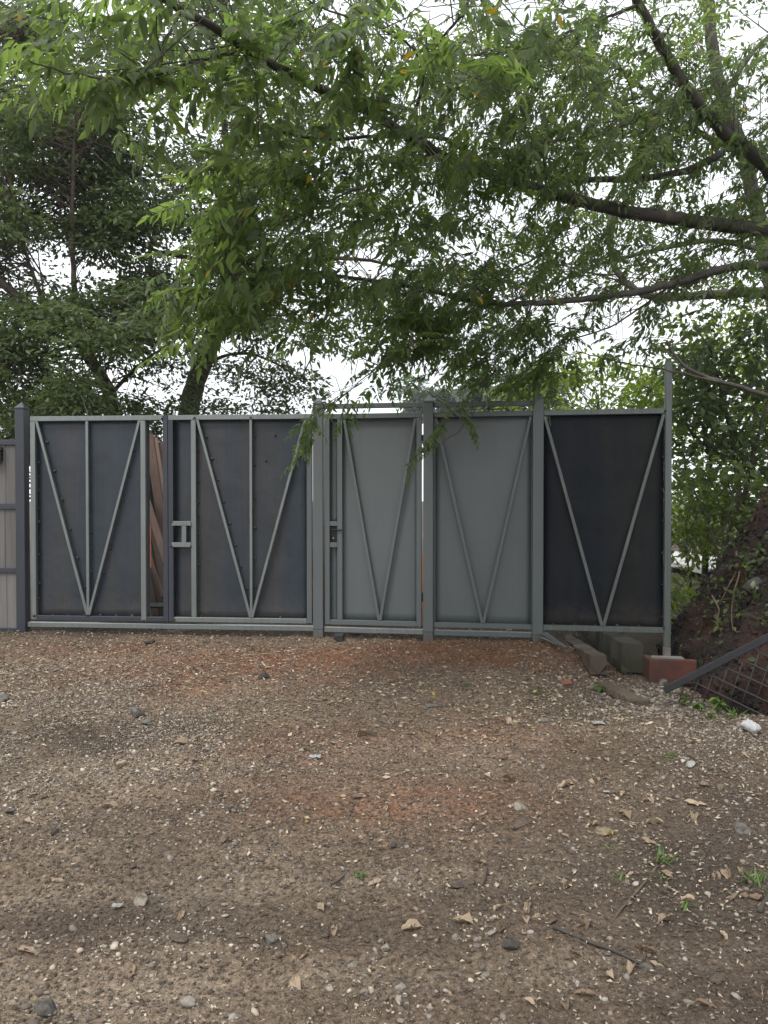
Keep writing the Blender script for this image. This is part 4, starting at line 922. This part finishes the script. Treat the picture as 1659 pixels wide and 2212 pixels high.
# ------------------------------------------------------------------ growth on the bank
def on_bank(vx, vy, lo=5.2):
    d_ = lo
    for k in range(600):
        p = at(vx, vy, d_)
        if p[2] <= float(bank_h(p[0], p[1])): return p
        d_ += .012
    return p
def bank_plants(name, label, spots, size, n, m, leaf, spread=.10, group=None, cat='plant'):
    for k, (vx, vy) in enumerate(spots):
        b = on_bank(vx, vy); out = nrm(np.array((-.5, -.6, .4))); P, X_, Z_, sc, tw = [], [], [], [], []
        for q in range(n):
            d_ = nrm(out + .6*rng.normal(size=3)); e = b + d_*spread*(.5 + rng.rand()); P.append(e); X_.append(d_ + .4*rng.normal(size=3) - .3*UP); Z_.append(UP + .5*rng.normal(size=3) + .3*out); sc.append(size*(.6 + .7*rng.rand()))
            tw.append(tube(np.array([b - out*.03, (b + e)/2 + UP*.02, e]), np.array((.004, .003, .0015)), 3, cap=False))
        r = empty(name, tuple(b), label[k] if isinstance(label, list) else label, cat, group)
        wpart('stem', *tmerge(tw), M['twig'], r); S_ = stamp(leaf[0], leaf[1], np.array(P), np.array(X_), np.array(Z_), np.array(sc))
        nv = len(leaf[0]); nt_ = len(leaf[1])
        for q in range(n): wpart('leaf', S_[0][q*nv:(q+1)*nv], S_[1][q*nt_:(q+1)*nt_] - q*nv, m, r)
LB = leaf_shape(.52, .07, .2)
bank_plants('bank_sapling', 'broad leaved sapling rooted in the bank above bare roots', [(1590, 1180)], .14, 16, M['leaf_mid'], LB, .20, None, 'sapling')
bank_plants('bank_seedling', ['lone seedling beside the brown bank rock', 'pale leaved seedling near the foot of the bank', 'seedling with light leaves left of the roots on the bank', 'small seedling low by the tall post'], [(1622, 1238), (1560, 1350), (1475, 1330), (1482, 1395)], .06, 5, M['leaf_bright'], LB, .05, 'seedlings on the bank face', 'seedling')
BP = PB.reshape(-1, 3); NBf = NB.reshape(-1, 3); sel = np.where((BP[:, 0] < 4.2) & (BP[:, 1] > 5) & (BP[:, 1] < 8.6) & (BP[:, 2] > -.1))[0]
w_ = np.clip((fbm(3, BP[sel, 0]*2.5, BP[sel, 1]*2.5, BP[sel, 2]*2.5) - .44)*5, 0, 1)*sst(-.1, 1.2, BP[sel, 2]) + .04; sel = rng.choice(sel, 4500, p=w_/w_.sum())
vl = leaf_shape(.6, .06, .15); v, t = stamp(vl[0], vl[1], BP[sel] + NBf[sel]*.03*rng.rand(4500, 1), rng.normal(size=(4500, 3)) - .5*UP, NBf[sel] + .5*rng.normal(size=(4500, 3)), (.022 + .055*rng.rand(4500)**2))
tag(link('ground_cover', tri_mesh('ground_cover', v, t, M['leaf_dark'])), 'small creeping leaves covering the bank face', 'ground cover', None, 'stuff')
selc = rng.choice(np.where((BP[:, 0] < 4.2) & (BP[:, 1] > 4.9) & (BP[:, 1] < 8.6) & (BP[:, 2] > -.3))[0], 5000); sc_ = (.008*(4.5**(rng.rand(5000)**2)))[:, None]*(.6 + .7*rng.rand(5000, 3))
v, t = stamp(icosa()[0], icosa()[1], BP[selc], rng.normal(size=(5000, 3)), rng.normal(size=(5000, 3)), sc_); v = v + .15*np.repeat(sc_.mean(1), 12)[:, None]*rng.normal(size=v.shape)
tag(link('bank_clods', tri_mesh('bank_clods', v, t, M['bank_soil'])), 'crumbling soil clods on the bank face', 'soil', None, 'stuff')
vine = [(1500, 1190), (1530, 1220), (1470, 1180), (1515, 1260), (1560, 1270), (1480, 1250), (1545, 1310), (1600, 1300), (1640, 1340), (1500, 1300), (1520, 1340), (1640, 1200), (1580, 1330), (1610, 1150), (1640, 1110), (1560, 1160), (1490, 1215), (1655, 1290), (1535, 1180), (1510, 1395), (1630, 1380), (1600, 1240), (1570, 1215)]
bank_plants('creeper_clump', ['creeper clump beside the tall post halfway up', 'creeper clump left of the sapling on the bank', 'creeper clump hugging the bank edge near the undergrowth', 'creeper clump in the middle of the bank face', 'creeper clump left of the hanging roots', 'creeper clump low beside the tall post', 'creeper clump under the hanging roots', 'creeper clump right of the hanging roots', 'creeper clump just above the mesh tube',
 'creeper clump low on the bank near the terracotta block', 'creeper clump at the bank foot behind the mesh tube', 'creeper clump right of the sapling', 'creeper clump below the brown rock', 'creeper clump above the sapling', 'topmost creeper clump on the bare bank'], vine[:15], .055, 12, M['leaf_mid'], leaf_shape(.55, .06, .15), .13, 'creeper clumps over the bank face', 'creeper')
for k, (pts, lab) in enumerate(((((1592, 1195), (1595, 1230), (1575, 1270), (1555, 1310)), 'long pale root hanging left below the bank sapling'), (((1592, 1195), (1600, 1235), (1588, 1280), (1582, 1330), (1585, 1365)), 'longest pale root hanging straight below the bank sapling'),
                               (((1540, 1290), (1555, 1320), (1550, 1350), (1563, 1372)), 'short crooked root low on the bank'), (((1545, 1170), (1560, 1185), (1578, 1195)), 'root stub reaching sideways into the bank sapling'))):
    P = np.array([on_bank(*q) + np.array((-.03, -.05, .02)) for q in pts]); own('exposed_root', *tube(crom(P, 14), np.linspace(.011, .003, 14), 6, .3), M['root'], tuple(P[-1]), lab, 'root', 'bare roots on the bank', None, True)

# ------------------------------------------------------------------ stones, litter, gravel
def rock_mesh(seed, sq=(1, .8, .6), rough=.35, sub=3):
    bm = bmesh.new(); bmesh.ops.create_icosphere(bm, subdivisions=sub, radius=1)
    v = np.array([tuple(q.co) for q in bm.verts]); t = np.array([[q.index for q in f_.verts] for f_ in bm.faces]); bm.free()
    n_ = fbm(3, v[:, 0]*1.3 + seed*5.1, v[:, 1]*1.3 + seed, v[:, 2]*1.3) - .5; v = v*(1 + rough*2*n_[:, None])
    for k in range(11):                                           # break faces
        d_ = nrm(np.random.RandomState(seed*13 + k).normal(size=3)); h = v @ d_; lim = .50 + .25*np.random.RandomState(seed + k).rand()
        v = v - np.maximum(0, h - lim)[:, None]*d_*.85
    v = v*(1 + .10*(fbm(3, v[:, 0]*5 + seed, v[:, 1]*5, v[:, 2]*5) - .5)[:, None]*2)
    return v*np.array(sq), t
def place_rock(vx, vy, px, name, label, m, seed, sq=(1, .8, .55), sink=.25, group=None, cat='stone', sub=3, on=ray_ground):
    p = on(vx, vy); s = px/1659*np.linalg.norm(p - CAM)/2; v, t = rock_mesh(seed, sq, .45, sub); a = rng.rand()*6.28
    R_ = np.array(((math.cos(a), math.sin(a), 0), (-math.sin(a), math.cos(a), 0), (0, 0, 1))); v = v @ R_*s
    return own(name, v + p + UP*s*sq[2]*(1 - 2*sink), t, m, tuple(p), label, cat, group)
RK = [(303, 1952, 50, 'flat topped pale chunk of broken concrete with dark edge', 'rock_pale', (1, .75, .5)), (572, 1466, 26, 'dark pointed stone on the reddish dirt', 'rock_dark', (1, .8, .8)),
      (1302, 1802, 46, 'flat ochre stone half sunk near the yellow leaf', 'rock_ochre', (1, .8, .3)), (1105, 2050, 40, 'smooth dark grey stone in the stone cluster', 'rock_dark', (1, .8, .6)),
      (1130, 2078, 36, 'reddish brown stone below the dark grey one', 'rock_brown', (1, .7, .45)), (1125, 1752, 36, 'pale ochre lump on the dirt', 'rock_pale', (1, .8, .6)),
      (1125, 1782, 56, 'broad flat grey stone sunk in the dirt', 'rock_brown', (1, .6, .2)), (1600, 1795, 66, 'broad dark flat stone sunk near the right edge', 'rock_grey', (1, .55, .2)),
      (1000, 1910, 70, 'wide flat earthy stone level with the dirt', 'rock_brown', (1, .6, .18)), (350, 1840, 44, 'flat brown stone lying with a dry leaf', 'rock_brown', (1, .5, .35)),
      (95, 2192, 46, 'big grey stone at the lower left corner', 'rock_grey', (1, .9, .75)), (405, 2170, 34, 'whitish rounded stone near the bottom edge', 'rock_pale', (1, .8, .7)),
      (590, 2035, 40, 'grey round stone half buried left of centre', 'rock_grey', (1, .8, .5)), (385, 2030, 44, 'angular flat brown stone half buried', 'rock_brown', (1, .6, .35)),
      (5, 1512, 36, 'smooth grey boulder cut by the left edge', 'rock_grey', (1, .7, .5)), (296, 1548, 46, 'pale grey rubble piece by the dark gravel', 'rock_grey', (1, .7, .6)), (318, 1563, 26, 'small purple grey stone beside the rubble', 'rock_grey', (1, .8, .6)),
      (630, 1590, 0, '', '', ()), (120, 1800, 26, 'dark oval pebble on the left gravel', 'rock_dark', (1, .6, .5)), (160, 1880, 28, 'dark flat pebble left of the concrete chunk', 'rock_dark', (1, .5, .4)),
      (850, 1830, 24, 'dark pebble on the drag mark', 'rock_dark', (1, .7, .4)), (640, 1395, 0, '', '', ()), (322, 1391, 34, 'dark clod in front of the slotted gate leaf', 'rock_dark', (1, .5, .35)), (540, 1405, 14, 'small round clod on the reddish dirt', 'rock_brown', (1, .9, .9)),
      (610, 1404, 13, 'tiny brown clod beside the round one', 'rock_brown', (1, .9, .9)), (1020, 1680, 0, '', '', ()), (760, 2090, 26, 'pale pebble cluster stone low centre left', 'rock_pale', (1, .7, .5)), (830, 2055, 30, 'pale oval stone low in the centre', 'rock_pale', (1, .7, .5)),
      (985, 2032, 24, 'cream square stone right of centre', 'rock_pale', (1, .9, .5)), (1065, 2016, 26, 'cream shell shaped stone right of centre', 'rock_pale', (1, .7, .4)), (865, 2140, 26, 'white stone near the bottom centre', 'rock_pale', (1, .8, .6)),
      (20, 1755, 26, 'pale grey stone on the left edge gravel', 'rock_grey', (1, .7, .5)), (1490, 1655, 30, 'white crumpled scrap on the right gravel', 'white_rag', (1, .7, .5)), (1180, 1560, 40, 'grey rubble lump left of the white scrap', 'rock_grey', (1, .6, .4)),
      (930, 1528, 38, 'flat grey slab bit in the leaf litter', 'rock_grey', (1, .6, .3)), (1410, 2010, 0, '', '', ()), (1550, 2120, 34, 'brown stone near the lower right corner', 'rock_brown', (1, .8, .5)), (1395, 2092, 40, 'flat dark stone right of the long stick', 'rock_grey', (1, .6, .25)),
      (1432, 1482, 40, 'dull blue grey mortar lump before the terracotta block', 'rock_grey', (1, .6, .5))]
for k, (vx, vy, px, lab, m, sq) in enumerate(RK):
    if px: place_rock(vx, vy, px, 'stone' if 'scrap' not in lab else 'paper_scrap', lab, M[m], k + 2, sq, .22, 'single stones on the dirt' if 'scrap' not in lab else None, 'stone' if 'scrap' not in lab else 'scrap')
place_rock(1628, 1262, 70, 'bank_rock', 'weathered brown rock embedded in the bank', M['rock_dark'], 40, (.7, .55, .5), .6, None, 'rock', 3, on_bank)
# crumpled white bag
v, t = rock_mesh(77, (1, .8, .85), .6, 4); v = v*(1 + .22*(fbm(2, v[:, 0]*6, v[:, 1]*6, v[:, 2]*6) - .5)[:, None]*2); p = ray_ground(1618, 1581); v = v*.068
own('crumpled_bag', v + p + UP*.04, t, M['bag'], tuple(p), 'crumpled white bag lying on the gravel by the right edge', 'bag')
# flat white scraps
for (vx, vy, s, lab) in ((680, 1640, .028, 'thin crumpled clear plastic scrap on bare dirt'), (1292, 1567, .034, 'torn white paper scrap on the right leaf litter'), (252, 1965, .015, 'small folded white paper bit below the concrete chunk'), (1310, 1716, .013, 'white flake on the dirt right of centre'), (552, 2052, .008, 'tiny white triangle scrap by the brown stone')):
    p = ray_ground(vx, vy); g = 7; xs = np.linspace(-1, 1, g); V = []
    for a in xs:
        for b in xs: V.append((a*s*(1 + .3*float(VN(b*3, vx))), b*s*.75*(1 + .35*float(VN(a*3, vy))), .014 + .35*s*float(fbm(2, a*2.2 + vx, b*2.2))))
    F = [[i_*g + j, (i_+1)*g + j, (i_+1)*g + j + 1, i_*g + j + 1] for i_ in range(g-1) for j in range(g-1)]
    own('paper_scrap', np.array(V) + p, F, M['white_rag'], tuple(p), lab, 'scrap')

# dry leaves one can pick out
def curled_leaf(seed):
    R_ = np.random.RandomState(seed); nx_, ny_ = 9, 5; V = []; c1 = 1.2*R_.randn(); c2 = 1. + 1.1*R_.rand(); wd = .30 + .16*R_.rand()
    for i_ in range(nx_):
        t = i_/(nx_-1); w = wd*math.sin(math.pi*min(1, t**.8))**.8 + .004
        for j in range(ny_):
            s = (j/(ny_-1)*2 - 1)*w*.5*(1 + .15*R_.randn()); V.append((t - .5, s, abs(s)*c2*.7 + .16*math.sin(t*4 + seed)*c1*.4 + .03*R_.randn()))
    F = [[i_*ny_ + j, (i_+1)*ny_ + j, (i_+1)*ny_ + j + 1, i_*ny_ + j + 1] for i_ in range(nx_-1) for j in range(ny_-1)]
    return V, F
LM = {}
for mk in ('dry_leaf', 'yellow_leaf'):
    for s in range(7):
        V, F = curled_leaf(s + 3); me = bpy.data.meshes.new('fallen_leaf'); me.from_pydata(V, [], F); me.materials.append(M[mk]); LM[mk, s] = me
def fallen(vx, vy, size, label, mk='dry_leaf', group=None, yaw=None):
    p = ray_ground(vx, vy); o = link('fallen_leaf', LM[mk, rng.randint(7)], None, tuple(p + UP*size*.06)); o.scale = (size, size, size*.9)
    o.rotation_euler = (.2*rng.randn(), .2*rng.randn(), rng.rand()*6.28 if yaw is None else yaw); tag(o, label, 'leaf', group)
for (vx, vy, s, lab) in ((440, 1657, .045, 'fresh yellow leaf on the dirt left of centre'), (1035, 1648, .055, 'yellow green leaf on the dirt right of centre'), (935, 1500, .06, 'yellow leaf in front of the fixed grey panel'), (1150, 1575, .045, 'small golden leaf right of centre'), (1318, 1800, .06, 'lime yellow leaf beside the flat ochre stone'), (665, 1777, .04, 'amber leaf on the red dirt patch'), (1655, 1530, .06, 'yellow leaf bit at the right edge')):
    fallen(vx, vy, s, lab, 'yellow_leaf', 'yellow leaves on the ground')
for (vx, vy, s, lab, yw) in ((890, 2010, .085, 'dark curled leaf arched on the dirt, low centre', .1), (1225, 1920, .09, 'pale torn leaf near the right sticks', .9), (60, 2058, .08, 'pale leaf shard at the lower left', -.2), (790, 1590, .11, 'pinkish dry leaf on the dirt, upper centre', .1), (393, 1610, .11, 'pinkish curled leaf on the left gravel', .2), (1190, 2030, .07, 'orange brown leaf in the stone cluster', 1.2), (240, 1748, .09, 'golden brown dry leaf on the left gravel', .1), (600, 2070, .05, 'little folded leaf near the drag mark', .4), (1490, 1950, .07, 'pale leaf scrap by the grass tuft', 0), (1100, 1690, .1, 'brown lobed leaf right of centre', .1), (1500, 1740, .11, 'pale long leaf on the right gravel', -.4)):
    fallen(vx, vy, s, lab, 'dry_leaf', 'dry leaves on the ground', yw)
LMK = [(900, 1500, 'in front of the fixed grey panel'), (1200, 1500, 'on the orange soil before the last grey post'), (1450, 1560, 'below the mesh panel'), (1618, 1590, 'around the crumpled white bag'), (1490, 1655, 'on the pale right gravel'), (1125, 1760, 'by the pale ochre lump'),
       (1302, 1800, 'by the flat ochre stone'), (1600, 1800, 'by the broad dark flat stone'), (1630, 1915, 'by the broad grass tuft'), (1000, 1910, 'by the wide earthy stone'), (1290, 2045, 'along the long thin stick'), (1105, 2060, 'in the dark stone cluster'), (1550, 2120, 'in the lower right corner'), (890, 2140, 'low in the centre foreground'),
       (303, 1952, 'around the broken concrete chunk'), (95, 2180, 'by the big lower left stone'), (600, 2050, 'by the half buried round stone'), (300, 1560, 'by the pale grey rubble'), (572, 1466, 'on the reddish dirt before the bare gate'), (700, 1780, 'on the red dirt patch'), (120, 1780, 'on the left gravel')]
for k in range(150):
    if k < 60: vx, vy = rng.uniform(850, 1650), rng.uniform(1455, 1720)
    elif k < 115: vx, vy = rng.uniform(950, 1650), rng.uniform(1700, 2180)
    else: vx, vy = rng.uniform(20, 900), rng.uniform(1420, 2150)
    near_ = min(LMK, key=lambda q: (q[0] - vx)**2 + (q[1] - vy)**2)[2]; sz_ = .042 + .05*rng.rand()
    fallen(vx, vy, sz_, ('small' if sz_ < .058 else 'large' if sz_ > .076 else 'curled') + ' dry brown leaf ' + near_, 'dry_leaf', 'dry brown leaves ' + near_)
# sticks
def stick(pts, r0, lab, m='twig'):
    P = np.array([ray_ground(*q) + UP*(r0*.9 + .004) for q in pts]); own('stick', *tube(crom(P, 12), np.linspace(r0, r0*.55, 12), 6, .4), M[m], tuple(P[0]), lab, 'stick', 'sticks on the ground', None, True)
stick([(1195, 2008), (1270, 2040), (1330, 2062), (1390, 2092)], .008, 'long thin brown stick lying in the right foreground', 'bark')
stick([(1420, 1875), (1385, 1920), (1345, 1965), (1320, 2000)], .006, 'stick slanting up toward the grass tufts', 'root')
stick([(715, 1915), (735, 1903), (748, 1888)], .007, 'short dark stick beside the tiny green sprout', 'bark_dark')
stick([(1040, 1918), (1046, 1900), (1050, 1880)], .009, 'short pale stick standing out on the dirt', 'root')
stick([(1170, 1880), (1210, 1895), (1245, 1908)], .005, 'thin pale stick pointing at the torn leaf', 'root')
stick([(1640, 1975), (1655, 1950), (1668, 1930)], .010, 'forked brown stick at the right edge', 'bark')
stick([(1300, 1478), (1345, 1500), (1378, 1516)], .006, 'thin stick lying before the concrete beams', 'root'); stick([(1385, 1462), (1408, 1485)], .006, 'little brown stick beside the terracotta block', 'bark')
stick([(640, 1600), (690, 1640)], .003, 'hair thin twig near the plastic scrap'); stick([(1480, 1630), (1540, 1665)], .004, 'thin brown twig on the right gravel', 'bark')

# grass tufts and weeds: each blade / leaf a part
def tuft(vx, vy, h, n, lab, grp='grass tufts'):
    p = ray_ground(vx, vy); r = empty('grass_tuft', tuple(p), lab, 'grass', grp)
    for k in range(n):
        d_ = nrm(np.array((rng.randn(), rng.randn(), 1.1))); L_ = h*(.6 + .6*rng.rand()); s = np.linspace(0, 1, 5)[:, None]
        C = p + .015*rng.normal(size=3)*np.array((1, 1, 0)) + d_*L_*s - UP*L_*.35*s**2; q = nrm(np.cross(d_, UP))*(.0035 + .002*rng.rand()); w = np.sin(np.clip(1.12 - s, 0, 1)*1.57)
        V = np.vstack([C + q*w, C - q*w]); T = np.array([(i_, i_+1, i_+6) for i_ in range(4)] + [(i_, i_+6, i_+5) for i_ in range(4)]); wpart('blade', V, T, M['weed'], r)
for a in ((1630, 1915, .10, 22, 'broad grass tuft near the right edge'), (1432, 1862, .09, 16, 'thin grass tuft above the sticks'), (1420, 1905, .06, 9, 'sparse grass blades beside the slanting stick'), (1490, 1960, .06, 9, 'dark grass wisp below the broad tuft'), (770, 1895, .05, 12, 'tiny bright sprout in the centre dirt'), (1345, 1905, .06, 8, 'few green blades among torn leaves'), (1310, 1830, .04, 7, 'tiny weed by the ochre stone'),
          (1160, 1500, .09, 12, 'weed tuft on the orange soil mound'), (1440, 1635, .08, 14, 'grass tuft on the right gravel'), (1010, 1480, .06, 8, 'faint grass wisps before the fixed grey panel'), (1590, 1552, .12, 34, 'long grass strip below the mesh panel'), (1535, 1552, .10, 30, 'low grass patch left of the long strip'), (20, 1368, .08, 14, 'green tuft under the plank gate')): tuft(*a)
def weed(vx, vy, n, s, lab):
    p = ray_ground(vx, vy); r = empty('weed', tuple(p), lab, 'weed', 'leafy weeds'); lv, lt = leaf_shape(.45, .07, .25); tops = []
    for k in range(n):
        d_ = nrm(np.array((rng.randn(), rng.randn(), .9))); t_ = p + UP*s*(.5 + .7*rng.rand()) + d_*s*.3; wpart('stem', *tube([p, (p + t_)/2 + .01*rng.normal(size=3), t_], [.003, .0025, .0015], 4), M['weed'], r)
        for j in range(3):
            x_ = nrm(np.array((rng.randn(), rng.randn(), -.1)))[None]; wpart('leaf', *stamp(lv, lt, t_[None], x_, (UP + .2*rng.normal(size=3))[None], np.array([s*(.7 + .4*rng.rand())])), M['weed'], r)
for a in ((1298, 1500, 3, .06, 'leafy weed before the end of the brown beam'), (1360, 1510, 3, .05, 'leafy weed between the beams and mesh panel'), (1478, 1528, 5, .08, 'upright weed at the foot of the mesh panel'), (1512, 1540, 5, .07, 'spreading weed below the low end of the mesh'), (1550, 1542, 6, .085, 'weed with bright leaves under the mesh wires'), (1605, 1544, 6, .08, 'small bright weed under the mesh'), (1648, 1546, 6, .085, 'weed at the right edge under the mesh'), (1405, 1448, 2, .05, 'small yellowish weed at the terracotta block')): weed(*a)

# gravel, clods, litter: uncountable
def scatter(n, dens):
    out = np.zeros((0, 2))
    while len(out) < n:
        y = np.sqrt(rng.uniform(1.7**2, 8.3**2, n*2)); x = rng.uniform(-.56, .56, n*2)*(y + .4); k = rng.rand(n*2) < dens(x, y); out = np.vstack([out, np.stack([x, y], 1)[k]])
    return out[:n]
def dens_g(x, y):
    d_ = .07 + 1.0*np.exp(-(((x + 1.9)/1.4)**2 + ((y - 4.7)/1.2)**2)) + .6*np.exp(-(((x - 2.0)/.6)**2 + ((y - 4.7)/.6)**2)) + .22*sst(3.2, 2.2, y)*sst(1.2, -.6, x)
    d_ = d_*(.10 + 1.9*np.clip((fbm(4, x*2.6, y*2.6) - .32)*2.4, 0, 1))*(1 - .7*np.clip(ruts(x, y), 0, 1)); return np.clip(d_, 0, 1)**1.35*sst(7.9, 7.3, y + np.maximum(0, x - 1.6)*1.2)
def rocks(name, n, lo, hi, tv, tt, dens, m, flat=.6):
    q = scatter(n, dens); s = lo*(hi/lo)**(rng.rand(n)**2.2); P = np.column_stack([q, ground_h(q[:, 0], q[:, 1]) + s*flat*.25])
    X_ = rng.normal(size=(n, 3))*np.array((1, 1, .25)); Z_ = UP + .35*rng.normal(size=(n, 3)); sc = s[:, None]*np.column_stack([.8 + .6*rng.rand(n), .6 + .5*rng.rand(n), flat*(.5 + .7*rng.rand(n))])
    jit = tv[None]; v, t = stamp(tv, tt, P, X_, Z_, sc); v = v + .12*np.repeat(s, len(tv))[:, None]*rng.normal(size=v.shape)
    o = link(name, tri_mesh(name, v, t, m)); return o
oc = np.array([(1, 0, 0), (-1, 0, 0), (0, 1, 0), (0, -1, 0), (0, 0, 1), (0, 0, -1)], float); ot = np.array([(0, 2, 4), (2, 1, 4), (1, 3, 4), (3, 0, 4), (2, 0, 5), (1, 2, 5), (3, 1, 5), (0, 3, 5)])
iv, it = icosa()
tag(rocks('gravel', 25000, .0045, .0125, oc, ot, dens_g, M['gravel'], .42), 'pale and grey gravel strewn over the dirt', 'gravel', None, 'stuff')
tag(rocks('dark_pebbles', 11000, .005, .016, iv, it, lambda x, y: np.clip(.25 + 1.6*(fbm(3, x*2.2 + 20, y*2.2) - .42), .03, 1)*sst(7.8, 7.2, y), M['gravel_dark'], .6), 'grey and brown pebbles half sunk in the dirt', 'pebbles', None, 'stuff')
tag(rocks('pebbles', 1500, .008, .018, iv, it, dens_g, M['gravel'], .6), 'scattered larger pebbles among the gravel', 'pebbles', None, 'stuff')
tag(rocks('grit', 46000, .0025, .0065, oc, ot, lambda x, y: np.clip(dens_g(x, y)*.8 + .3, 0, 1), M['gravel_dark']), 'fine grit over the whole drive', 'grit', None, 'stuff')
tag(rocks('soil_crumbs', 90000, .003, .011, oc, ot, lambda x, y: np.clip(.35 + .9*(fbm(3, x*3 + 8, y*3) - .3), 0, 1)*sst(8.2, 7.6, y), M['crumb'], .75), 'brown soil crumbs over the whole drive', 'soil', None, 'stuff')
def dens_c(x, y): return np.clip(np.exp(-(((x - .95)/.45)**2 + ((y - 6.55)/.25)**2)) + .5*np.exp(-(((x - 1.2)/.9)**2 + ((y - 7.2)/.25)**2)), 0, 1)
tag(rocks('soil_clods', 1800, .006, .026, iv, it, dens_c, M['clod'], .8), 'orange brown soil clods heaped before the grey posts', 'soil', None, 'stuff')
tag(rocks('rubble', 2600, .006, .026, iv, it, lambda x, y: np.clip(np.exp(-(((x - 2.1)/.5)**2 + ((y - 6.1)/.5)**2)), 0, 1), M['gravel_dark'], .7), 'dark earthy rubble lying around the beams and block', 'rubble', None, 'stuff')
def dens_l(x, y):
    d_ = .18 + .8*np.exp(-(((x + 2)/1.8)**2 + ((y - 6.2)/1.3)**2)) + .8*np.exp(-(((x - 1)/1.4)**2 + ((y - 5.7)/.9)**2)) + .75*np.exp(-(((x - 1.1)/.8)**2 + ((y - 3)/.9)**2))
    return np.clip(d_*(.3 + 1.4*np.clip((fbm(4, x*2 + 3, y*2.4) - .25)*1.8, 0, 1)), 0, 1)
n = 20000; q = scatter(n, dens_l); P = np.column_stack([q, ground_h(q[:, 0], q[:, 1]) + .006 + .005*rng.rand(n)])
lv = np.array([(-.5, 0, .05), (-.1, .22, .12), (-.1, 0, 0), (-.1, -.22, .12), (.5, 0, .12)]); lt = np.array([(0, 2, 1), (0, 3, 2), (1, 2, 4), (2, 3, 4)])
s = .008 + .030*rng.rand(n)**2.6*sst(2, 5, q[:, 1]) + .008*rng.rand(n); s = s[:, None]*np.column_stack([.8 + .7*rng.rand(n), .5 + .8*rng.rand(n), .6 + rng.rand(n)])
v, t = stamp(lv, lt, P, rng.normal(size=(n, 3))*np.array((1, 1, .18)), UP + .45*rng.normal(size=(n, 3)), s); v = v + .0016*rng.normal(size=v.shape)
tag(link('leaf_litter', tri_mesh('leaf_litter', v, t, M['litter'])), 'fine dry leaf litter strewn over the dirt', 'litter', None, 'stuff')

tl = []
for k in range(260):
    vx, vy = (rng.uniform(700, 1650), rng.uniform(1500, 2190)) if k < 190 else (rng.uniform(10, 800), rng.uniform(1400, 2150))
    p = ray_ground(vx, vy); a = rng.rand()*6.28; L_ = .02 + .09*rng.rand()**2; d_ = np.array((math.cos(a), math.sin(a), 0)); C = [p + d_*L_*t_ + np.array((0, 0, 0)) + .05*L_*rng.normal(size=3) for t_ in (-.5, 0, .5)]
    for c_ in C: c_[2] = float(ground_h(c_[0], c_[1])) + .006
    tl.append(tube(C, (.0012 + .0015*rng.rand())*np.array((1, .9, .6)), 4))
v, t = tmerge(tl); tag(link('twig_litter', tri_mesh('twig_litter', v, t, M['root'])), 'broken bits of twig strewn over the dirt', 'twig litter', None, 'stuff')

# ------------------------------------------------------------------ air
v, f = cbox((0, 42, 8.2), np.eye(3), 60, 56, 10.2, 0)
hm, HN, HL, HB = mat('haze'); HN.remove(HB); pv = node(HN, 'ShaderNodeVolumePrincipled')
pv.inputs['Color'].default_value = (.93, .96, 1, 1); pv.inputs['Density'].default_value = .0007; pv.inputs['Anisotropy'].default_value = .3
HL.new(pv.outputs[0], HN['Material Output'].inputs['Volume'])
tag(own('haze', v, f, hm, (0, 42, -2), None, None, None, 'stuff'), kind='stuff')
